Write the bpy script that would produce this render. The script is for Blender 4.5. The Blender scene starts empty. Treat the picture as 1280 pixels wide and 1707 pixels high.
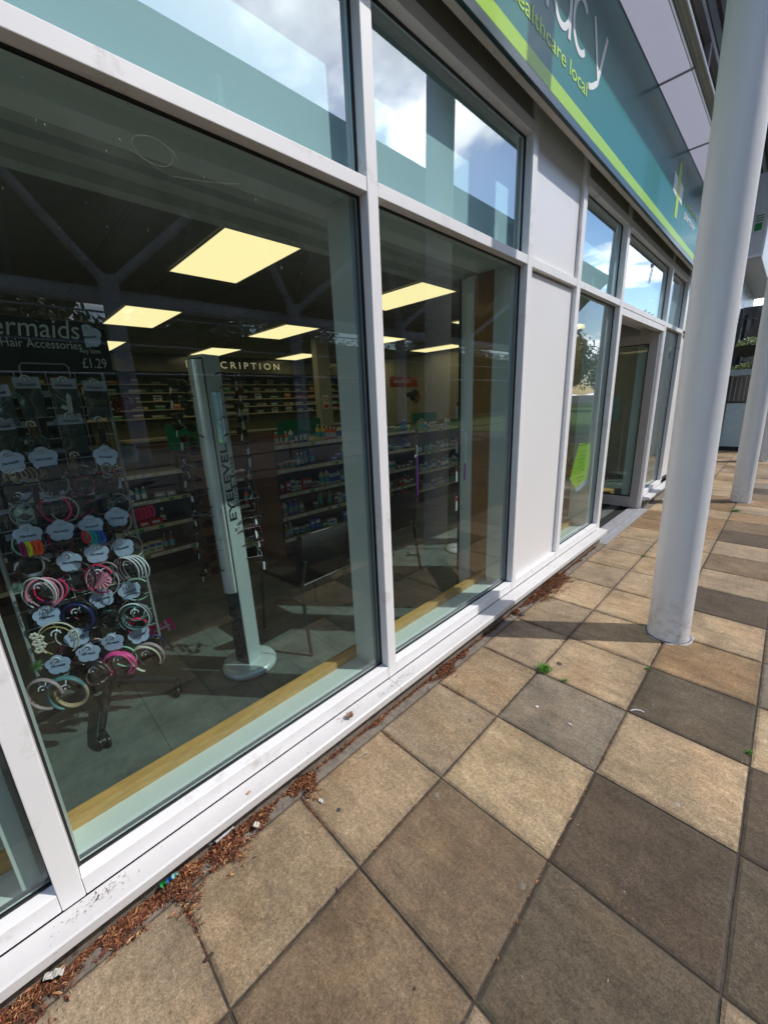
import bpy, math, random
from mathutils import Vector, Matrix, noise as mnoise
R = math.radians
rnd = random.Random(11)
SC = bpy.context.scene
COL = SC.collection

# ------------------------------------------------------------------ camera
cam_d = bpy.data.cameras.new("camera")
cam = bpy.data.objects.new("camera", cam_d); COL.objects.link(cam)
yaw, pitch, roll = R(45.64), R(-15.43), R(-2.44)
fw = Vector((-math.sin(yaw)*math.cos(pitch), math.cos(yaw)*math.cos(pitch), math.sin(pitch)))
ri = Vector((math.cos(yaw), math.sin(yaw), 0)); up = ri.cross(fw)
c_, s_ = math.cos(roll), math.sin(roll)
ri2 = ri*c_+up*s_; up2 = up*c_-ri*s_
mw = Matrix((ri2, up2, -fw)).transposed().to_4x4()
mw.translation = Vector((1.228, 0, 1.511))
cam.matrix_world = mw
cam_d.sensor_fit = 'HORIZONTAL'; cam_d.sensor_width = 36; cam_d.lens = 657.3/1280*36
cam_d.clip_start = .02; cam_d.clip_end = 2000
SC.camera = cam
# ------------------------------------------------------------------ world and sun
SUN_EL, SUN_AZ = R(50), math.atan2(.78, .62)      # azimuth measured from +Y towards +X
w = bpy.data.worlds.new("World"); SC.world = w; w.use_nodes = True
nt = w.node_tree; nt.nodes.clear()
def N(t, ty, **k):
    n = t.nodes.new(ty)
    for a, b in k.items():
        if a in n.inputs: n.inputs[a].default_value = b
        else: setattr(n, a, b)
    return n
sky = N(nt, 'ShaderNodeTexSky', sky_type='NISHITA', sun_disc=False, sun_elevation=SUN_EL, sun_rotation=SUN_AZ)
tc = N(nt, 'ShaderNodeTexCoord'); sep = N(nt, 'ShaderNodeSeparateXYZ')
nt.links.new(tc.outputs['Generated'], sep.inputs[0])
zz = N(nt, 'ShaderNodeMath', operation='ADD'); zz.inputs[1].default_value = .12
mx = N(nt, 'ShaderNodeMath', operation='MAXIMUM'); mx.inputs[1].default_value = .05
nt.links.new(sep.outputs['Z'], zz.inputs[0]); nt.links.new(zz.outputs[0], mx.inputs[0])
dv = []
for ax in 'XY':
    d = N(nt, 'ShaderNodeMath', operation='DIVIDE'); nt.links.new(sep.outputs[ax], d.inputs[0]); nt.links.new(mx.outputs[0], d.inputs[1]); dv.append(d)
cb = N(nt, 'ShaderNodeCombineXYZ', Z=3.7); nt.links.new(dv[0].outputs[0], cb.inputs[0]); nt.links.new(dv[1].outputs[0], cb.inputs[1])
nz = N(nt, 'ShaderNodeTexNoise', Scale=1.25, Detail=9.0, Roughness=.56, Distortion=.25); nt.links.new(cb.outputs[0], nz.inputs['Vector'])
cr = N(nt, 'ShaderNodeValToRGB'); cr.color_ramp.elements[0].position = .535; cr.color_ramp.elements[1].position = .605
nt.links.new(nz.outputs['Fac'], cr.inputs[0])
nz2 = N(nt, 'ShaderNodeTexNoise', Scale=2.6, Detail=6.0, Roughness=.6); nt.links.new(cb.outputs[0], nz2.inputs['Vector'])
cr2 = N(nt, 'ShaderNodeValToRGB'); cr2.color_ramp.elements[0].position = .3; cr2.color_ramp.elements[1].position = .75
cr2.color_ramp.elements[0].color = (8, 9, 10.5, 1); cr2.color_ramp.elements[1].color = (27, 27.4, 28, 1)
nt.links.new(nz2.outputs['Fac'], cr2.inputs[0])
mixc = N(nt, 'ShaderNodeMix', data_type='RGBA'); nt.links.new(cr.outputs[0], mixc.inputs[0]); hs = N(nt, 'ShaderNodeHueSaturation', Saturation=1.35, Value=1.4); nt.links.new(sky.outputs[0], hs.inputs['Color']); nt.links.new(hs.outputs[0], mixc.inputs[6]); nt.links.new(cr2.outputs[0], mixc.inputs[7])
bg = N(nt, 'ShaderNodeBackground', Strength=.15); out = N(nt, 'ShaderNodeOutputWorld')
nt.links.new(mixc.outputs[2], bg.inputs[0]); nt.links.new(bg.outputs[0], out.inputs[0])
sl = bpy.data.lights.new("sun", 'SUN'); sl.energy = 3.1; sl.angle = R(.53); sl.color = (1, .965, .92)
so = bpy.data.objects.new("sun", sl); COL.objects.link(so)
sd = Vector((math.cos(SUN_EL)*math.sin(SUN_AZ), math.cos(SUN_EL)*math.cos(SUN_AZ), math.sin(SUN_EL)))
so.rotation_euler = sd.to_track_quat('Z', 'Y').to_euler(); so.location = (6, 6, 12)
vs = SC.view_settings; vs.view_transform = 'Standard'; vs.look = 'None'; vs.exposure = 0.22; vs.gamma = 1; vs.use_curve_mapping = False
SC.cycles.max_bounces = 10; SC.cycles.transparent_max_bounces = 16; SC.cycles.diffuse_bounces = 4; SC.cycles.glossy_bounces = 4
SC.cycles.sample_clamp_indirect = 6; SC.cycles.caustics_reflective = False; SC.cycles.caustics_refractive = False
SC.cycles.use_denoising = True

# ------------------------------------------------------------------ materials
MATS = {}
def lin(c): return tuple((x/12.92 if x <= .04045 else ((x+.055)/1.055)**2.4) for x in (v/255 for v in c))
def mat(name, col=None, rough=.5, metal=0., var=.12, scale=8., bump=0., bscale=60., coat=0., emit=None, estr=1., spec=.5, dirt=None, dscale=3., dlo=.55, dhi=.75, srgb=None, stretch=None, sheen=0):
    if name in MATS: return MATS[name]
    if srgb: col = lin(srgb)
    m = bpy.data.materials.new(name); m.use_nodes = True; t = m.node_tree; b = t.nodes['Principled BSDF']
    b.inputs['Roughness'].default_value = rough; b.inputs['Metallic'].default_value = metal
    b.inputs['Specular IOR Level'].default_value = spec; b.inputs['Coat Weight'].default_value = coat
    b.inputs['Coat Roughness'].default_value = .04
    tcn = N(t, 'ShaderNodeTexCoord'); src = tcn.outputs['Object']
    if stretch:
        mp = N(t, 'ShaderNodeMapping'); mp.inputs['Scale'].default_value = stretch; t.links.new(src, mp.inputs[0]); src = mp.outputs[0]
    n1 = N(t, 'ShaderNodeTexNoise', Scale=scale, Detail=6.0, Roughness=.6); t.links.new(src, n1.inputs['Vector'])
    mr = N(t, 'ShaderNodeMapRange'); mr.inputs[1].default_value = .25; mr.inputs[2].default_value = .75; mr.inputs[3].default_value = 1-var; mr.inputs[4].default_value = 1+var
    t.links.new(n1.outputs['Fac'], mr.inputs[0])
    vm = N(t, 'ShaderNodeVectorMath', operation='SCALE'); vm.inputs[0].default_value = col[:3]; t.links.new(mr.outputs[0], vm.inputs['Scale'])
    last = vm.outputs[0]
    if dirt:
        n2 = N(t, 'ShaderNodeTexNoise', Scale=dscale, Detail=9.0, Roughness=.68); t.links.new(src, n2.inputs['Vector'])
        r2 = N(t, 'ShaderNodeMapRange'); r2.inputs[1].default_value = dlo; r2.inputs[2].default_value = dhi; t.links.new(n2.outputs['Fac'], r2.inputs[0])
        mm = N(t, 'ShaderNodeMix', data_type='RGBA'); t.links.new(r2.outputs[0], mm.inputs[0]); t.links.new(last, mm.inputs[6]); mm.inputs[7].default_value = (*dirt, 1); last = mm.outputs[2]
    t.links.new(last, b.inputs['Base Color'])
    if bump:
        n3 = N(t, 'ShaderNodeTexNoise', Scale=bscale, Detail=4.0); t.links.new(src, n3.inputs['Vector'])
        bp = N(t, 'ShaderNodeBump', Strength=bump, Distance=.01); t.links.new(n3.outputs['Fac'], bp.inputs['Height']); t.links.new(bp.outputs[0], b.inputs['Normal'])
    if emit:
        b.inputs['Emission Color'].default_value = (*emit, 1); b.inputs['Emission Strength'].default_value = estr
    MATS[name] = m; return m

def glass_mat(name, tint, r0, coat, dust=.0, dust_lo=.56, dust_hi=.8):
    m = bpy.data.materials.new(name); m.use_nodes = True; t = m.node_tree; t.nodes.clear()
    lw = N(t, 'ShaderNodeLayerWeight', Blend=.5)
    pw = N(t, 'ShaderNodeMath', operation='POWER'); pw.inputs[1].default_value = 4.0; t.links.new(lw.outputs['Facing'], pw.inputs[0])
    ma = N(t, 'ShaderNodeMath', operation='MULTIPLY_ADD'); ma.inputs[1].default_value = 1-r0-coat; ma.inputs[2].default_value = r0+coat; t.links.new(pw.outputs[0], ma.inputs[0]); ma.use_clamp = True
    tr = N(t, 'ShaderNodeBsdfTransparent'); tr.inputs[0].default_value = (*tint, 1)
    gl = N(t, 'ShaderNodeBsdfGlossy', Roughness=.0); gl.inputs[0].default_value = (.93, .97, .98, 1)
    tcn = N(t, 'ShaderNodeTexCoord')
    nb = N(t, 'ShaderNodeTexNoise', Scale=.9, Detail=1.0); t.links.new(tcn.outputs['Object'], nb.inputs['Vector'])
    bp = N(t, 'ShaderNodeBump', Strength=.04, Distance=.02); t.links.new(nb.outputs['Fac'], bp.inputs['Height']); t.links.new(bp.outputs[0], gl.inputs['Normal'])
    mx = N(t, 'ShaderNodeMixShader'); t.links.new(ma.outputs[0], mx.inputs[0]); t.links.new(tr.outputs[0], mx.inputs[1]); t.links.new(gl.outputs[0], mx.inputs[2])
    o = N(t, 'ShaderNodeOutputMaterial'); last = mx
    # dust film and specks lying on the outside of the pane
    df = N(t, 'ShaderNodeBsdfDiffuse'); df.inputs[0].default_value = (.55, .56, .52, 1)
    mp = N(t, 'ShaderNodeMapping'); mp.inputs['Scale'].default_value = (1, 1, .55); t.links.new(tcn.outputs['Object'], mp.inputs[0])
    n1 = N(t, 'ShaderNodeTexNoise', Scale=2.2, Detail=8.0, Roughness=.7); t.links.new(mp.outputs[0], n1.inputs['Vector'])
    n2 = N(t, 'ShaderNodeTexNoise', Scale=60., Detail=2.0, Roughness=.8); t.links.new(mp.outputs[0], n2.inputs['Vector'])
    m1 = N(t, 'ShaderNodeMapRange'); m1.inputs[1].default_value = .35; m1.inputs[2].default_value = .8; m1.inputs[4].default_value = dust; t.links.new(n1.outputs['Fac'], m1.inputs[0])
    m2 = N(t, 'ShaderNodeMapRange'); m2.inputs[1].default_value = .68; m2.inputs[2].default_value = .78; m2.inputs[4].default_value = min(1, dust*7); t.links.new(n2.outputs['Fac'], m2.inputs[0])
    # heavier dust towards the head of the pane
    sp = N(t, 'ShaderNodeSeparateXYZ'); t.links.new(tcn.outputs['Object'], sp.inputs[0])
    m3 = N(t, 'ShaderNodeMapRange'); m3.inputs[1].default_value = 1.85; m3.inputs[2].default_value = 2.28; m3.inputs[3].default_value = .2; m3.inputs[4].default_value = 3.6; t.links.new(sp.outputs['Z'], m3.inputs[0])
    # bird lime and insect specks
    vo = N(t, 'ShaderNodeTexVoronoi', Scale=15.); vo.inputs['Randomness'].default_value = 1.; mpv = N(t, 'ShaderNodeMapping'); mpv.inputs['Scale'].default_value = (1, 1, .45); mpv.inputs['Rotation'].default_value = (.25, 0, 0); t.links.new(tcn.outputs['Object'], mpv.inputs[0]); t.links.new(mpv.outputs[0], vo.inputs['Vector'])
    v1 = N(t, 'ShaderNodeMapRange'); v1.inputs[1].default_value = .035; v1.inputs[2].default_value = .075; v1.inputs[3].default_value = .85; v1.inputs[4].default_value = 0; t.links.new(vo.outputs['Distance'], v1.inputs[0])
    vc = N(t, 'ShaderNodeSeparateColor'); t.links.new(vo.outputs['Color'], vc.inputs[0]); v2 = N(t, 'ShaderNodeMath', operation='GREATER_THAN'); v2.inputs[1].default_value = .86; t.links.new(vc.outputs[0], v2.inputs[0])
    v3 = N(t, 'ShaderNodeMath', operation='MULTIPLY'); t.links.new(v1.outputs[0], v3.inputs[0]); t.links.new(v2.outputs[0], v3.inputs[1])
    ad = N(t, 'ShaderNodeMath', operation='ADD'); t.links.new(m1.outputs[0], ad.inputs[0]); t.links.new(m2.outputs[0], ad.inputs[1])
    mu = N(t, 'ShaderNodeMath', operation='MULTIPLY'); mu.use_clamp = True; t.links.new(ad.outputs[0], mu.inputs[0]); t.links.new(m3.outputs[0], mu.inputs[1])
    mxx = N(t, 'ShaderNodeMath', operation='MAXIMUM'); t.links.new(mu.outputs[0], mxx.inputs[0]); t.links.new(v3.outputs[0], mxx.inputs[1])
    mx2 = N(t, 'ShaderNodeMixShader'); t.links.new(mxx.outputs[0], mx2.inputs[0]); t.links.new(mx.outputs[0], mx2.inputs[1]); t.links.new(df.outputs[0], mx2.inputs[2])
    t.links.new(mx2.outputs[0], o.inputs[0]); return m

M_white = mat('white_powder_coat', (.84, .83, .83), .38, var=.035, scale=2.5, dirt=(.50, .46, .42), dscale=7, dlo=.57, dhi=.80, bump=.02, bscale=25)
M_panel = mat('white_flush_panel', (.81, .80, .80), .3, var=.02, scale=1.2, dirt=(.6, .57, .54), dscale=3, dlo=.66, dhi=.9)
M_cill = mat('weathered_white_cill', (.60, .585, .575), .45, var=.05, scale=6, dirt=(.22, .17, .13), dscale=26, dlo=.62, dhi=.74, bump=.05, bscale=60)
M_gasket = mat('black_rubber_gasket', (.012, .013, .014), .45)
M_mint = mat('satin_white_lining', (.72, .74, .72), .5, var=.03, dirt=(.45, .44, .4), dscale=14, dlo=.66, dhi=.82)
M_wood = mat('varnished_pine_trim', (.62, .335, .11), .35, var=.25, scale=10, stretch=(8, 1, 8), coat=.3)
M_woodd = mat('brown_timber_board', (.34, .15, .045), .4, var=.2, scale=9, stretch=(9, 9, .8), coat=.25)
M_conc = mat('stained_concrete_plinth', (.21, .175, .14), .9, var=.3, scale=14, bump=.4, bscale=90, dirt=(.06, .045, .035), dscale=20, dlo=.5, dhi=.7)
M_glass = glass_mat('tinted_window_glass', (.69, .82, .795), .05, .015, dust=.032)
M_glass2 = glass_mat('coated_upper_glass', (.76, .97, .985), .05, .20, dust=.006)
M_glass3 = glass_mat('side_window_glass', (.69, .82, .795), .05, .04, dust=.03)
M_col = mat('painted_steel_column', (.78, .77, .77), .42, var=.04, scale=3, dirt=(.40, .38, .34), dscale=9, dlo=.64, dhi=.95, bump=.04, bscale=35)
_t = M_col.node_tree; _b = _t.nodes['Principled BSDF']; _src = _b.inputs['Base Color'].links[0].from_socket; _g = N(_t, 'ShaderNodeNewGeometry'); _s = N(_t, 'ShaderNodeSeparateXYZ'); _t.links.new(_g.outputs['Position'], _s.inputs[0])
_r = N(_t, 'ShaderNodeMapRange'); _r.inputs[1].default_value = .0; _r.inputs[2].default_value = .38; _r.inputs[3].default_value = .62; _r.inputs[4].default_value = 0.; _t.links.new(_s.outputs['Z'], _r.inputs[0])
_n = N(_t, 'ShaderNodeTexNoise', Scale=22., Detail=8., Roughness=.75); _t.links.new(_g.outputs['Position'], _n.inputs['Vector']); _q = N(_t, 'ShaderNodeMapRange'); _q.inputs[1].default_value = .46; _q.inputs[2].default_value = .66; _t.links.new(_n.outputs['Fac'], _q.inputs[0])
_u = N(_t, 'ShaderNodeMath', operation='MULTIPLY'); _t.links.new(_r.outputs[0], _u.inputs[0]); _t.links.new(_q.outputs[0], _u.inputs[1]); _x = N(_t, 'ShaderNodeMix', data_type='RGBA'); _t.links.new(_u.outputs[0], _x.inputs[0]); _t.links.new(_src, _x.inputs[6]); _x.inputs[7].default_value = (.16, .145, .12, 1); _t.links.new(_x.outputs[2], _b.inputs['Base Color'])
M_clad = mat('lilac_white_cladding', (.72, .72, .82), .35, var=.03)
M_steel = mat('brushed_grey_steel', (.30, .29, .28), .35, metal=.4, var=.1)
M_soffit = mat('dark_brown_soffit', (.085, .075, .065), .7, var=.2)
M_dglass = mat('dark_upper_window', (.02, .025, .03), .06, spec=.8)
M_sblack = mat('black_plastic', (.02, .02, .022), .35, var=.1)
M_chrome = mat('chrome_wire', (.7, .72, .72), .22, metal=.9, var=.05)
M_silver = mat('satin_silver_plastic', (.56, .62, .62), .30, metal=.25, var=.03)
M_dgrey = mat('charcoal_panel', (.07, .075, .08), .5)
M_black = mat('matt_black', (.012, .013, .014), .6)
M_slate = mat('dark_floor_slate', (.10, .115, .105), .55, var=.45, scale=5, bump=.12, bscale=14, dirt=(.17, .18, .15), dscale=7, dlo=.5, dhi=.75)
M_ceil = mat('grey_ceiling_tile', (.30, .30, .29), .9, var=.1)
M_wall = mat('interior_wall_paint', (.42, .41, .38), .8, var=.08)
M_light = mat('lit_ceiling_diffuser', (.8, .75, .5), .5, emit=(1.0, .76, .38), estr=1.3)
M_litter = mat('green_sign_board', (.0, .17, .075), .45)
M_card = mat('pale_blue_card', (.47, .56, .76), .5, var=.10, scale=9)
M_cardw = mat('white_card', (.72, .73, .78), .5, var=.03)
M_ink = mat('navy_ink', (.02, .025, .09), .6)
M_inkw = mat('white_print', (.78, .8, .8), .5)
M_poly = mat('clear_polybag_film', (.25, .28, .28), .12, var=.3, scale=30, bump=.6, bscale=22)
M_rail = mat('cream_shelf_edge', (.62, .58, .38), .5)
M_shelf = mat('dark_shelf_metal', (.13, .12, .09), .6)
M_brown = mat('walnut_end_panel', (.14, .062, .02), .5, var=.2, scale=6, stretch=(6, 6, .8))

# ------------------------------------------------------------------ mesh helpers
class MB:
    def __init__(s): s.v = []; s.f = []; s.m = []; s.smooth = []
    def add(s, vs, fs, mi=0, sm=False):
        k = len(s.v); s.v += [tuple(v) for v in vs]
        for f in fs: s.f.append([i+k for i in f]); s.m.append(mi); s.smooth.append(sm)
        return s
    def box(s, x0, x1, y0, y1, z0, z1, mi=0, bev=0.):
        if bev <= 0:
            vs = [(x, y, z) for z in (z0, z1) for y in (y0, y1) for x in (x0, x1)]
            return s.add(vs, [(0, 2, 3, 1), (4, 5, 7, 6), (0, 1, 5, 4), (2, 6, 7, 3), (0, 4, 6, 2), (1, 3, 7, 5)], mi)
        b = min(bev, (x1-x0)/2.1, (y1-y0)/2.1, (z1-z0)/2.1)
        import bmesh
        bm = bmesh.new(); bmesh.ops.create_cube(bm, size=1)
        for v in bm.verts: v.co = Vector(((x0+x1)/2+v.co.x*(x1-x0), (y0+y1)/2+v.co.y*(y1-y0), (z0+z1)/2+v.co.z*(z1-z0)))
        bmesh.ops.bevel(bm, geom=bm.edges[:], offset=b, segments=2, affect='EDGES', profile=.5)
        bm.verts.ensure_lookup_table(); bm.verts.index_update()
        s.add([v.co for v in bm.verts], [[v.index for v in f.verts] for f in bm.faces], mi); bm.free(); return s
    def quad(s, a, b, c, d, mi=0): return s.add([a, b, c, d], [(0, 1, 2, 3)], mi)
    def tube(s, pts, r, n=10, closed=False, mi=0, caps=True, flat=None):
        P = [Vector(p) for p in pts]; L = len(P); rings = []
        rr = r if isinstance(r, (list, tuple)) else [r]*L
        ref = None
        for i, p in enumerate(P):
            a = P[(i-1) % L] if (closed or i > 0) else P[i]; b = P[(i+1) % L] if (closed or i < L-1) else P[i]
            d = (b-a).normalized()
            if ref is None:
                ref = d.orthogonal().normalized()
                if flat is not None: ref = (Vector(flat)-d*Vector(flat).dot(d)).normalized()
            u = (ref-d*ref.dot(d)).normalized(); v = d.cross(u)
            if flat is None: ref = u
            ring = []
            for k in range(n):
                an = 2*math.pi*k/n
                e = (rr[i][0], rr[i][1]) if isinstance(rr[i], tuple) else (rr[i], rr[i])
                ring.append(p+u*math.cos(an)*e[0]+v*math.sin(an)*e[1])
            rings.append(ring)
        vs = [q for ring in rings for q in ring]; fs = []
        for i in range(L if closed else L-1):
            j = (i+1) % L
            for k in range(n): fs.append((i*n+k, i*n+(k+1) % n, j*n+(k+1) % n, j*n+k))
        s.add(vs, fs, mi, True)
        if caps and not closed:
            s.add(rings[0], [tuple(reversed(range(n)))], mi); s.add(rings[-1], [tuple(range(n))], mi)
        return s
    def lathe(s, prof, c=(0, 0, 0), n=32, mi=0, axis='z', sm=True):
        vs = []; L = len(prof)
        for r, z in prof:
            for k in range(n):
                a = 2*math.pi*k/n
                p = (r*math.cos(a), r*math.sin(a), z)
                if axis == 'x': p = (z, r*math.cos(a), r*math.sin(a))
                if axis == 'y': p = (r*math.sin(a), z, r*math.cos(a))
                vs.append((p[0]+c[0], p[1]+c[1], p[2]+c[2]))
        fs = [(i*n+k, i*n+(k+1) % n, (i+1)*n+(k+1) % n, (i+1)*n+k) for i in range(L-1) for k in range(n)]
        s.add(vs, fs, mi, sm)
        if prof[0][0] > 1e-6: s.add(vs[:n], [tuple(reversed(range(n)))], mi)
        if prof[-1][0] > 1e-6: s.add(vs[-n:], [tuple(range(n))], mi)
        return s
    def prism(s, pts, O, X, Y, t, mi=0):
        """2-D outline extruded along X x Y by t, centred on its plane start"""
        O, X, Y = Vector(O), Vector(X), Vector(Y); Z = X.cross(Y).normalized()*t; n = len(pts)
        a = [O+X*p[0]+Y*p[1] for p in pts]; b = [p+Z for p in a]
        s.add(a+b, [tuple(reversed(range(n))), tuple(range(n, 2*n))]+[(i, (i+1) % n, n+(i+1) % n, n+i) for i in range(n)], mi); return s
    def blob(s, c, rx, ry, rz, n=8, mi=0, amp=0.):
        vs = []; m = max(4, n//2+1)
        for i in range(m+1):
            th = math.pi*i/m
            for k in range(n):
                ph = 2*math.pi*k/n; f = 1+amp*rnd.uniform(-1, 1)
                vs.append((c[0]+rx*f*math.sin(th)*math.cos(ph), c[1]+ry*f*math.sin(th)*math.sin(ph), c[2]+rz*math.cos(th)*f))
        return s.add(vs, [(i*n+k, (i+1)*n+k, (i+1)*n+(k+1) % n, i*n+(k+1) % n) for i in range(m) for k in range(n)], mi, True)
    def mesh(s, name, mats, off=(0, 0, 0)):
        me = bpy.data.meshes.new(name)
        me.from_pydata([(v[0]-off[0], v[1]-off[1], v[2]-off[2]) for v in s.v], [], s.f)
        for m in mats: me.materials.append(m)
        me.polygons.foreach_set('material_index', s.m); me.polygons.foreach_set('use_smooth', s.smooth)
        me.update(); return me

def wloc(o):
    v = Vector((0, 0, 0))
    while o: v += o.location; o = o.parent
    return v
def tag(o, label=None, cat=None, group=None, kind=None):
    if label: o['label'] = label
    if cat: o['category'] = cat
    if group: o['group'] = group
    if kind: o['kind'] = kind
    return o
def root(name, label, cat, loc=(0, 0, 0), group=None, kind=None):
    o = bpy.data.objects.new(name, None); o.empty_display_size = .1; COL.objects.link(o); o.location = loc
    return tag(o, label, cat, group, kind)
def part(name, mb, mats, parent=None, local=False, loc=None):
    mats = mats if isinstance(mats, (list, tuple)) else [mats]
    off = (0, 0, 0) if (local or parent is None) else wloc(parent)
    if loc is not None: off = loc
    o = bpy.data.objects.new(name, mb.mesh(name, mats, off)); COL.objects.link(o)
    if loc is not None: o.location = loc
    if parent: o.parent = parent
    return o
def copy_tree(o, parent=None):
    c = o.copy(); COL.objects.link(c); c.parent = parent
    for ch in list(KIDS.get(o.name, [])) or [x for x in o.children]: copy_tree(ch, c)
    return c
KIDS = {}
def text_mesh(name, body, size, depth=.0008, shear=0., offset=0., align='LEFT', sx=1., spacing=1.):
    cu = bpy.data.curves.new(name, 'FONT'); cu.body = body; cu.size = size; cu.extrude = depth; cu.shear = shear; cu.offset = offset
    cu.align_x = align; cu.space_character = spacing; cu.resolution_u = 3
    ob = bpy.data.objects.new(name, cu); COL.objects.link(ob)
    dg = bpy.context.evaluated_depsgraph_get(); me = bpy.data.meshes.new_from_object(ob.evaluated_get(dg))
    COL.objects.unlink(ob); bpy.data.objects.remove(ob)
    if sx != 1:
        for v in me.vertices: v.co.x *= sx
    me.name = name; return me
def text_part(name, me, m, parent, O, X, Y, world=True):
    o = bpy.data.objects.new(name, me); COL.objects.link(o); me.materials.clear(); me.materials.append(m)
    X, Y = Vector(X).normalized(), Vector(Y).normalized(); Z = X.cross(Y)
    mt = Matrix((X, Y, Z)).transposed().to_4x4()
    mt.translation = Vector(O)-(wloc(parent) if (parent and world) else Vector((0, 0, 0)))
    o.matrix_local = mt if parent is None else mt
    if parent: o.parent = parent
    o.matrix_local = mt
    return o
def arcpts(c, r, a0, a1, n): return [(c[0]+r*math.cos(a0+(a1-a0)*i/n), c[1]+r*math.sin(a0+(a1-a0)*i/n)) for i in range(n+1)]
ORD = ['first', 'second', 'third', 'fourth', 'fifth', 'sixth', 'seventh', 'eighth', 'ninth', 'tenth', 'eleventh', 'twelfth', 'thirteenth', 'fourteenth', 'fifteenth', 'sixteenth', 'seventeenth', 'eighteenth']

# ================================================================== GROUND
gm = MB(); gm.quad((-900, -900, -.06), (900, -900, -.06), (900, 900, -.06), (-900, 900, -.06))
g = part('ground', gm, mat('dark_earth_base', (.06, .055, .05), .95)); tag(g, kind='structure')
# paving slabs
def slab_material():
    m = bpy.data.materials.new('riven_paving_slab'); m.use_nodes = True; t = m.node_tree; b = t.nodes['Principled BSDF']
    b.inputs['Roughness'].default_value = .82; b.inputs['Specular IOR Level'].default_value = .3
    at = N(t, 'ShaderNodeAttribute', attribute_name='tone'); tcn = N(t, 'ShaderNodeTexCoord'); s = tcn.outputs['Object']
    def nz(sc, det, ro, off=0., dist=0.):
        mp = N(t, 'ShaderNodeMapping'); mp.inputs['Location'].default_value = (off, off*.7, 0); t.links.new(s, mp.inputs[0])
        n = N(t, 'ShaderNodeTexNoise', Scale=sc, Detail=det, Roughness=ro, Distortion=dist); t.links.new(mp.outputs[0], n.inputs['Vector']); return n.outputs['Fac']
    def rng(x, a, b_, c, d):
        r = N(t, 'ShaderNodeMapRange'); r.inputs[1].default_value = a; r.inputs[2].default_value = b_; r.inputs[3].default_value = c; r.inputs[4].default_value = d; t.links.new(x, r.inputs[0]); return r.outputs[0]
    def mul(col, f):
        v = N(t, 'ShaderNodeVectorMath', operation='SCALE'); t.links.new(col, v.inputs[0]); t.links.new(f, v.inputs['Scale']); return v.outputs[0]
    c = at.outputs['Color']
    c = mul(c, rng(nz(2.6, 7, .62, 3.1, .6), .3, .7, .66, 1.30))      # broad staining
    c = mul(c, rng(nz(14, 8, .75, 9., 1.), .3, .72, .74, 1.24))
    c = mul(c, rng(nz(70, 6, .85, 4.), .36, .64, .68, 1.33))
    c = mul(c, rng(nz(190, 4, .8), .35, .65, .62, 1.42))      # sandy grain
    # worn pale streaks dragged across the slabs
    mp = N(t, 'ShaderNodeMapping'); mp.inputs['Rotation'].default_value = (0, 0, .7); mp.inputs['Scale'].default_value = (1.2, 9, 1); t.links.new(s, mp.inputs[0])
    ns = N(t, 'ShaderNodeTexNoise', Scale=2.2, Detail=7., Roughness=.75); t.links.new(mp.outputs[0], ns.inputs['Vector']); c = mul(c, rng(ns.outputs['Fac'], .35, .7, .84, 1.22))
    # warm iron bloom
    mm = N(t, 'ShaderNodeMix', data_type='RGBA', blend_type='MULTIPLY'); t.links.new(rng(nz(3.4, 5, .6, 21), .48, .74, 0, .42), mm.inputs[0]); t.links.new(c, mm.inputs[6]); mm.inputs[7].default_value = (1.0, .80, .58, 1); c = mm.outputs[2]
    # pale sandy wear showing through the grime in speckled patches
    gw = N(t, 'ShaderNodeMath', operation='MULTIPLY'); t.links.new(rng(nz(120, 5, .85, 31), .57, .66, 0, .55), gw.inputs[0]); t.links.new(rng(nz(4.2, 4, .6, 52, .8), .48, .62, 0, 1), gw.inputs[1])
    mw_ = N(t, 'ShaderNodeMix', data_type='RGBA'); t.links.new(gw.outputs[0], mw_.inputs[0]); t.links.new(c, mw_.inputs[6]); mw_.inputs[7].default_value = (.34, .27, .19, 1); c = mw_.outputs[2]
    # dark spots, pale flecks
    vo = N(t, 'ShaderNodeTexVoronoi', Scale=9.); t.links.new(s, vo.inputs['Vector'])
    m1 = N(t, 'ShaderNodeMix', data_type='RGBA'); t.links.new(rng(vo.outputs['Distance'], .015, .055, .75, 0), m1.inputs[0]); t.links.new(c, m1.inputs[6]); m1.inputs[7].default_value = (.055, .05, .045, 1)
    gate = N(t, 'ShaderNodeMath', operation='MULTIPLY'); t.links.new(rng(vo.outputs['Distance'], .02, .05, .6, 0), gate.inputs[0]); t.links.new(rng(nz(5, 2, .5, 40), .54, .6, 0, 1), gate.inputs[1]); t.links.new(gate.outputs[0], m1.inputs[0])
    c = m1.outputs[2]
    vo2 = N(t, 'ShaderNodeTexVoronoi', Scale=26.); t.links.new(s, vo2.inputs['Vector'])
    g2 = N(t, 'ShaderNodeMath', operation='MULTIPLY'); t.links.new(rng(vo2.outputs['Distance'], .03, .09, .8, 0), g2.inputs[0]); t.links.new(rng(nz(7, 2, .5, 77), .58, .64, 0, 1), g2.inputs[1])
    m2 = N(t, 'ShaderNodeMix', data_type='RGBA'); t.links.new(g2.outputs[0], m2.inputs[0]); t.links.new(c, m2.inputs[6]); m2.inputs[7].default_value = (.42, .40, .36, 1); c = m2.outputs[2]
    # grime along the joints
    e = N(t, 'ShaderNodeAttribute', attribute_name='edge')
    ad = N(t, 'ShaderNodeMath', operation='MULTIPLY'); t.links.new(rng(e.outputs['Fac'], .35, 1., 0, 1), ad.inputs[0]); t.links.new(rng(nz(11, 5, .7, 5), .35, .7, .0, .8), ad.inputs[1])
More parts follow.
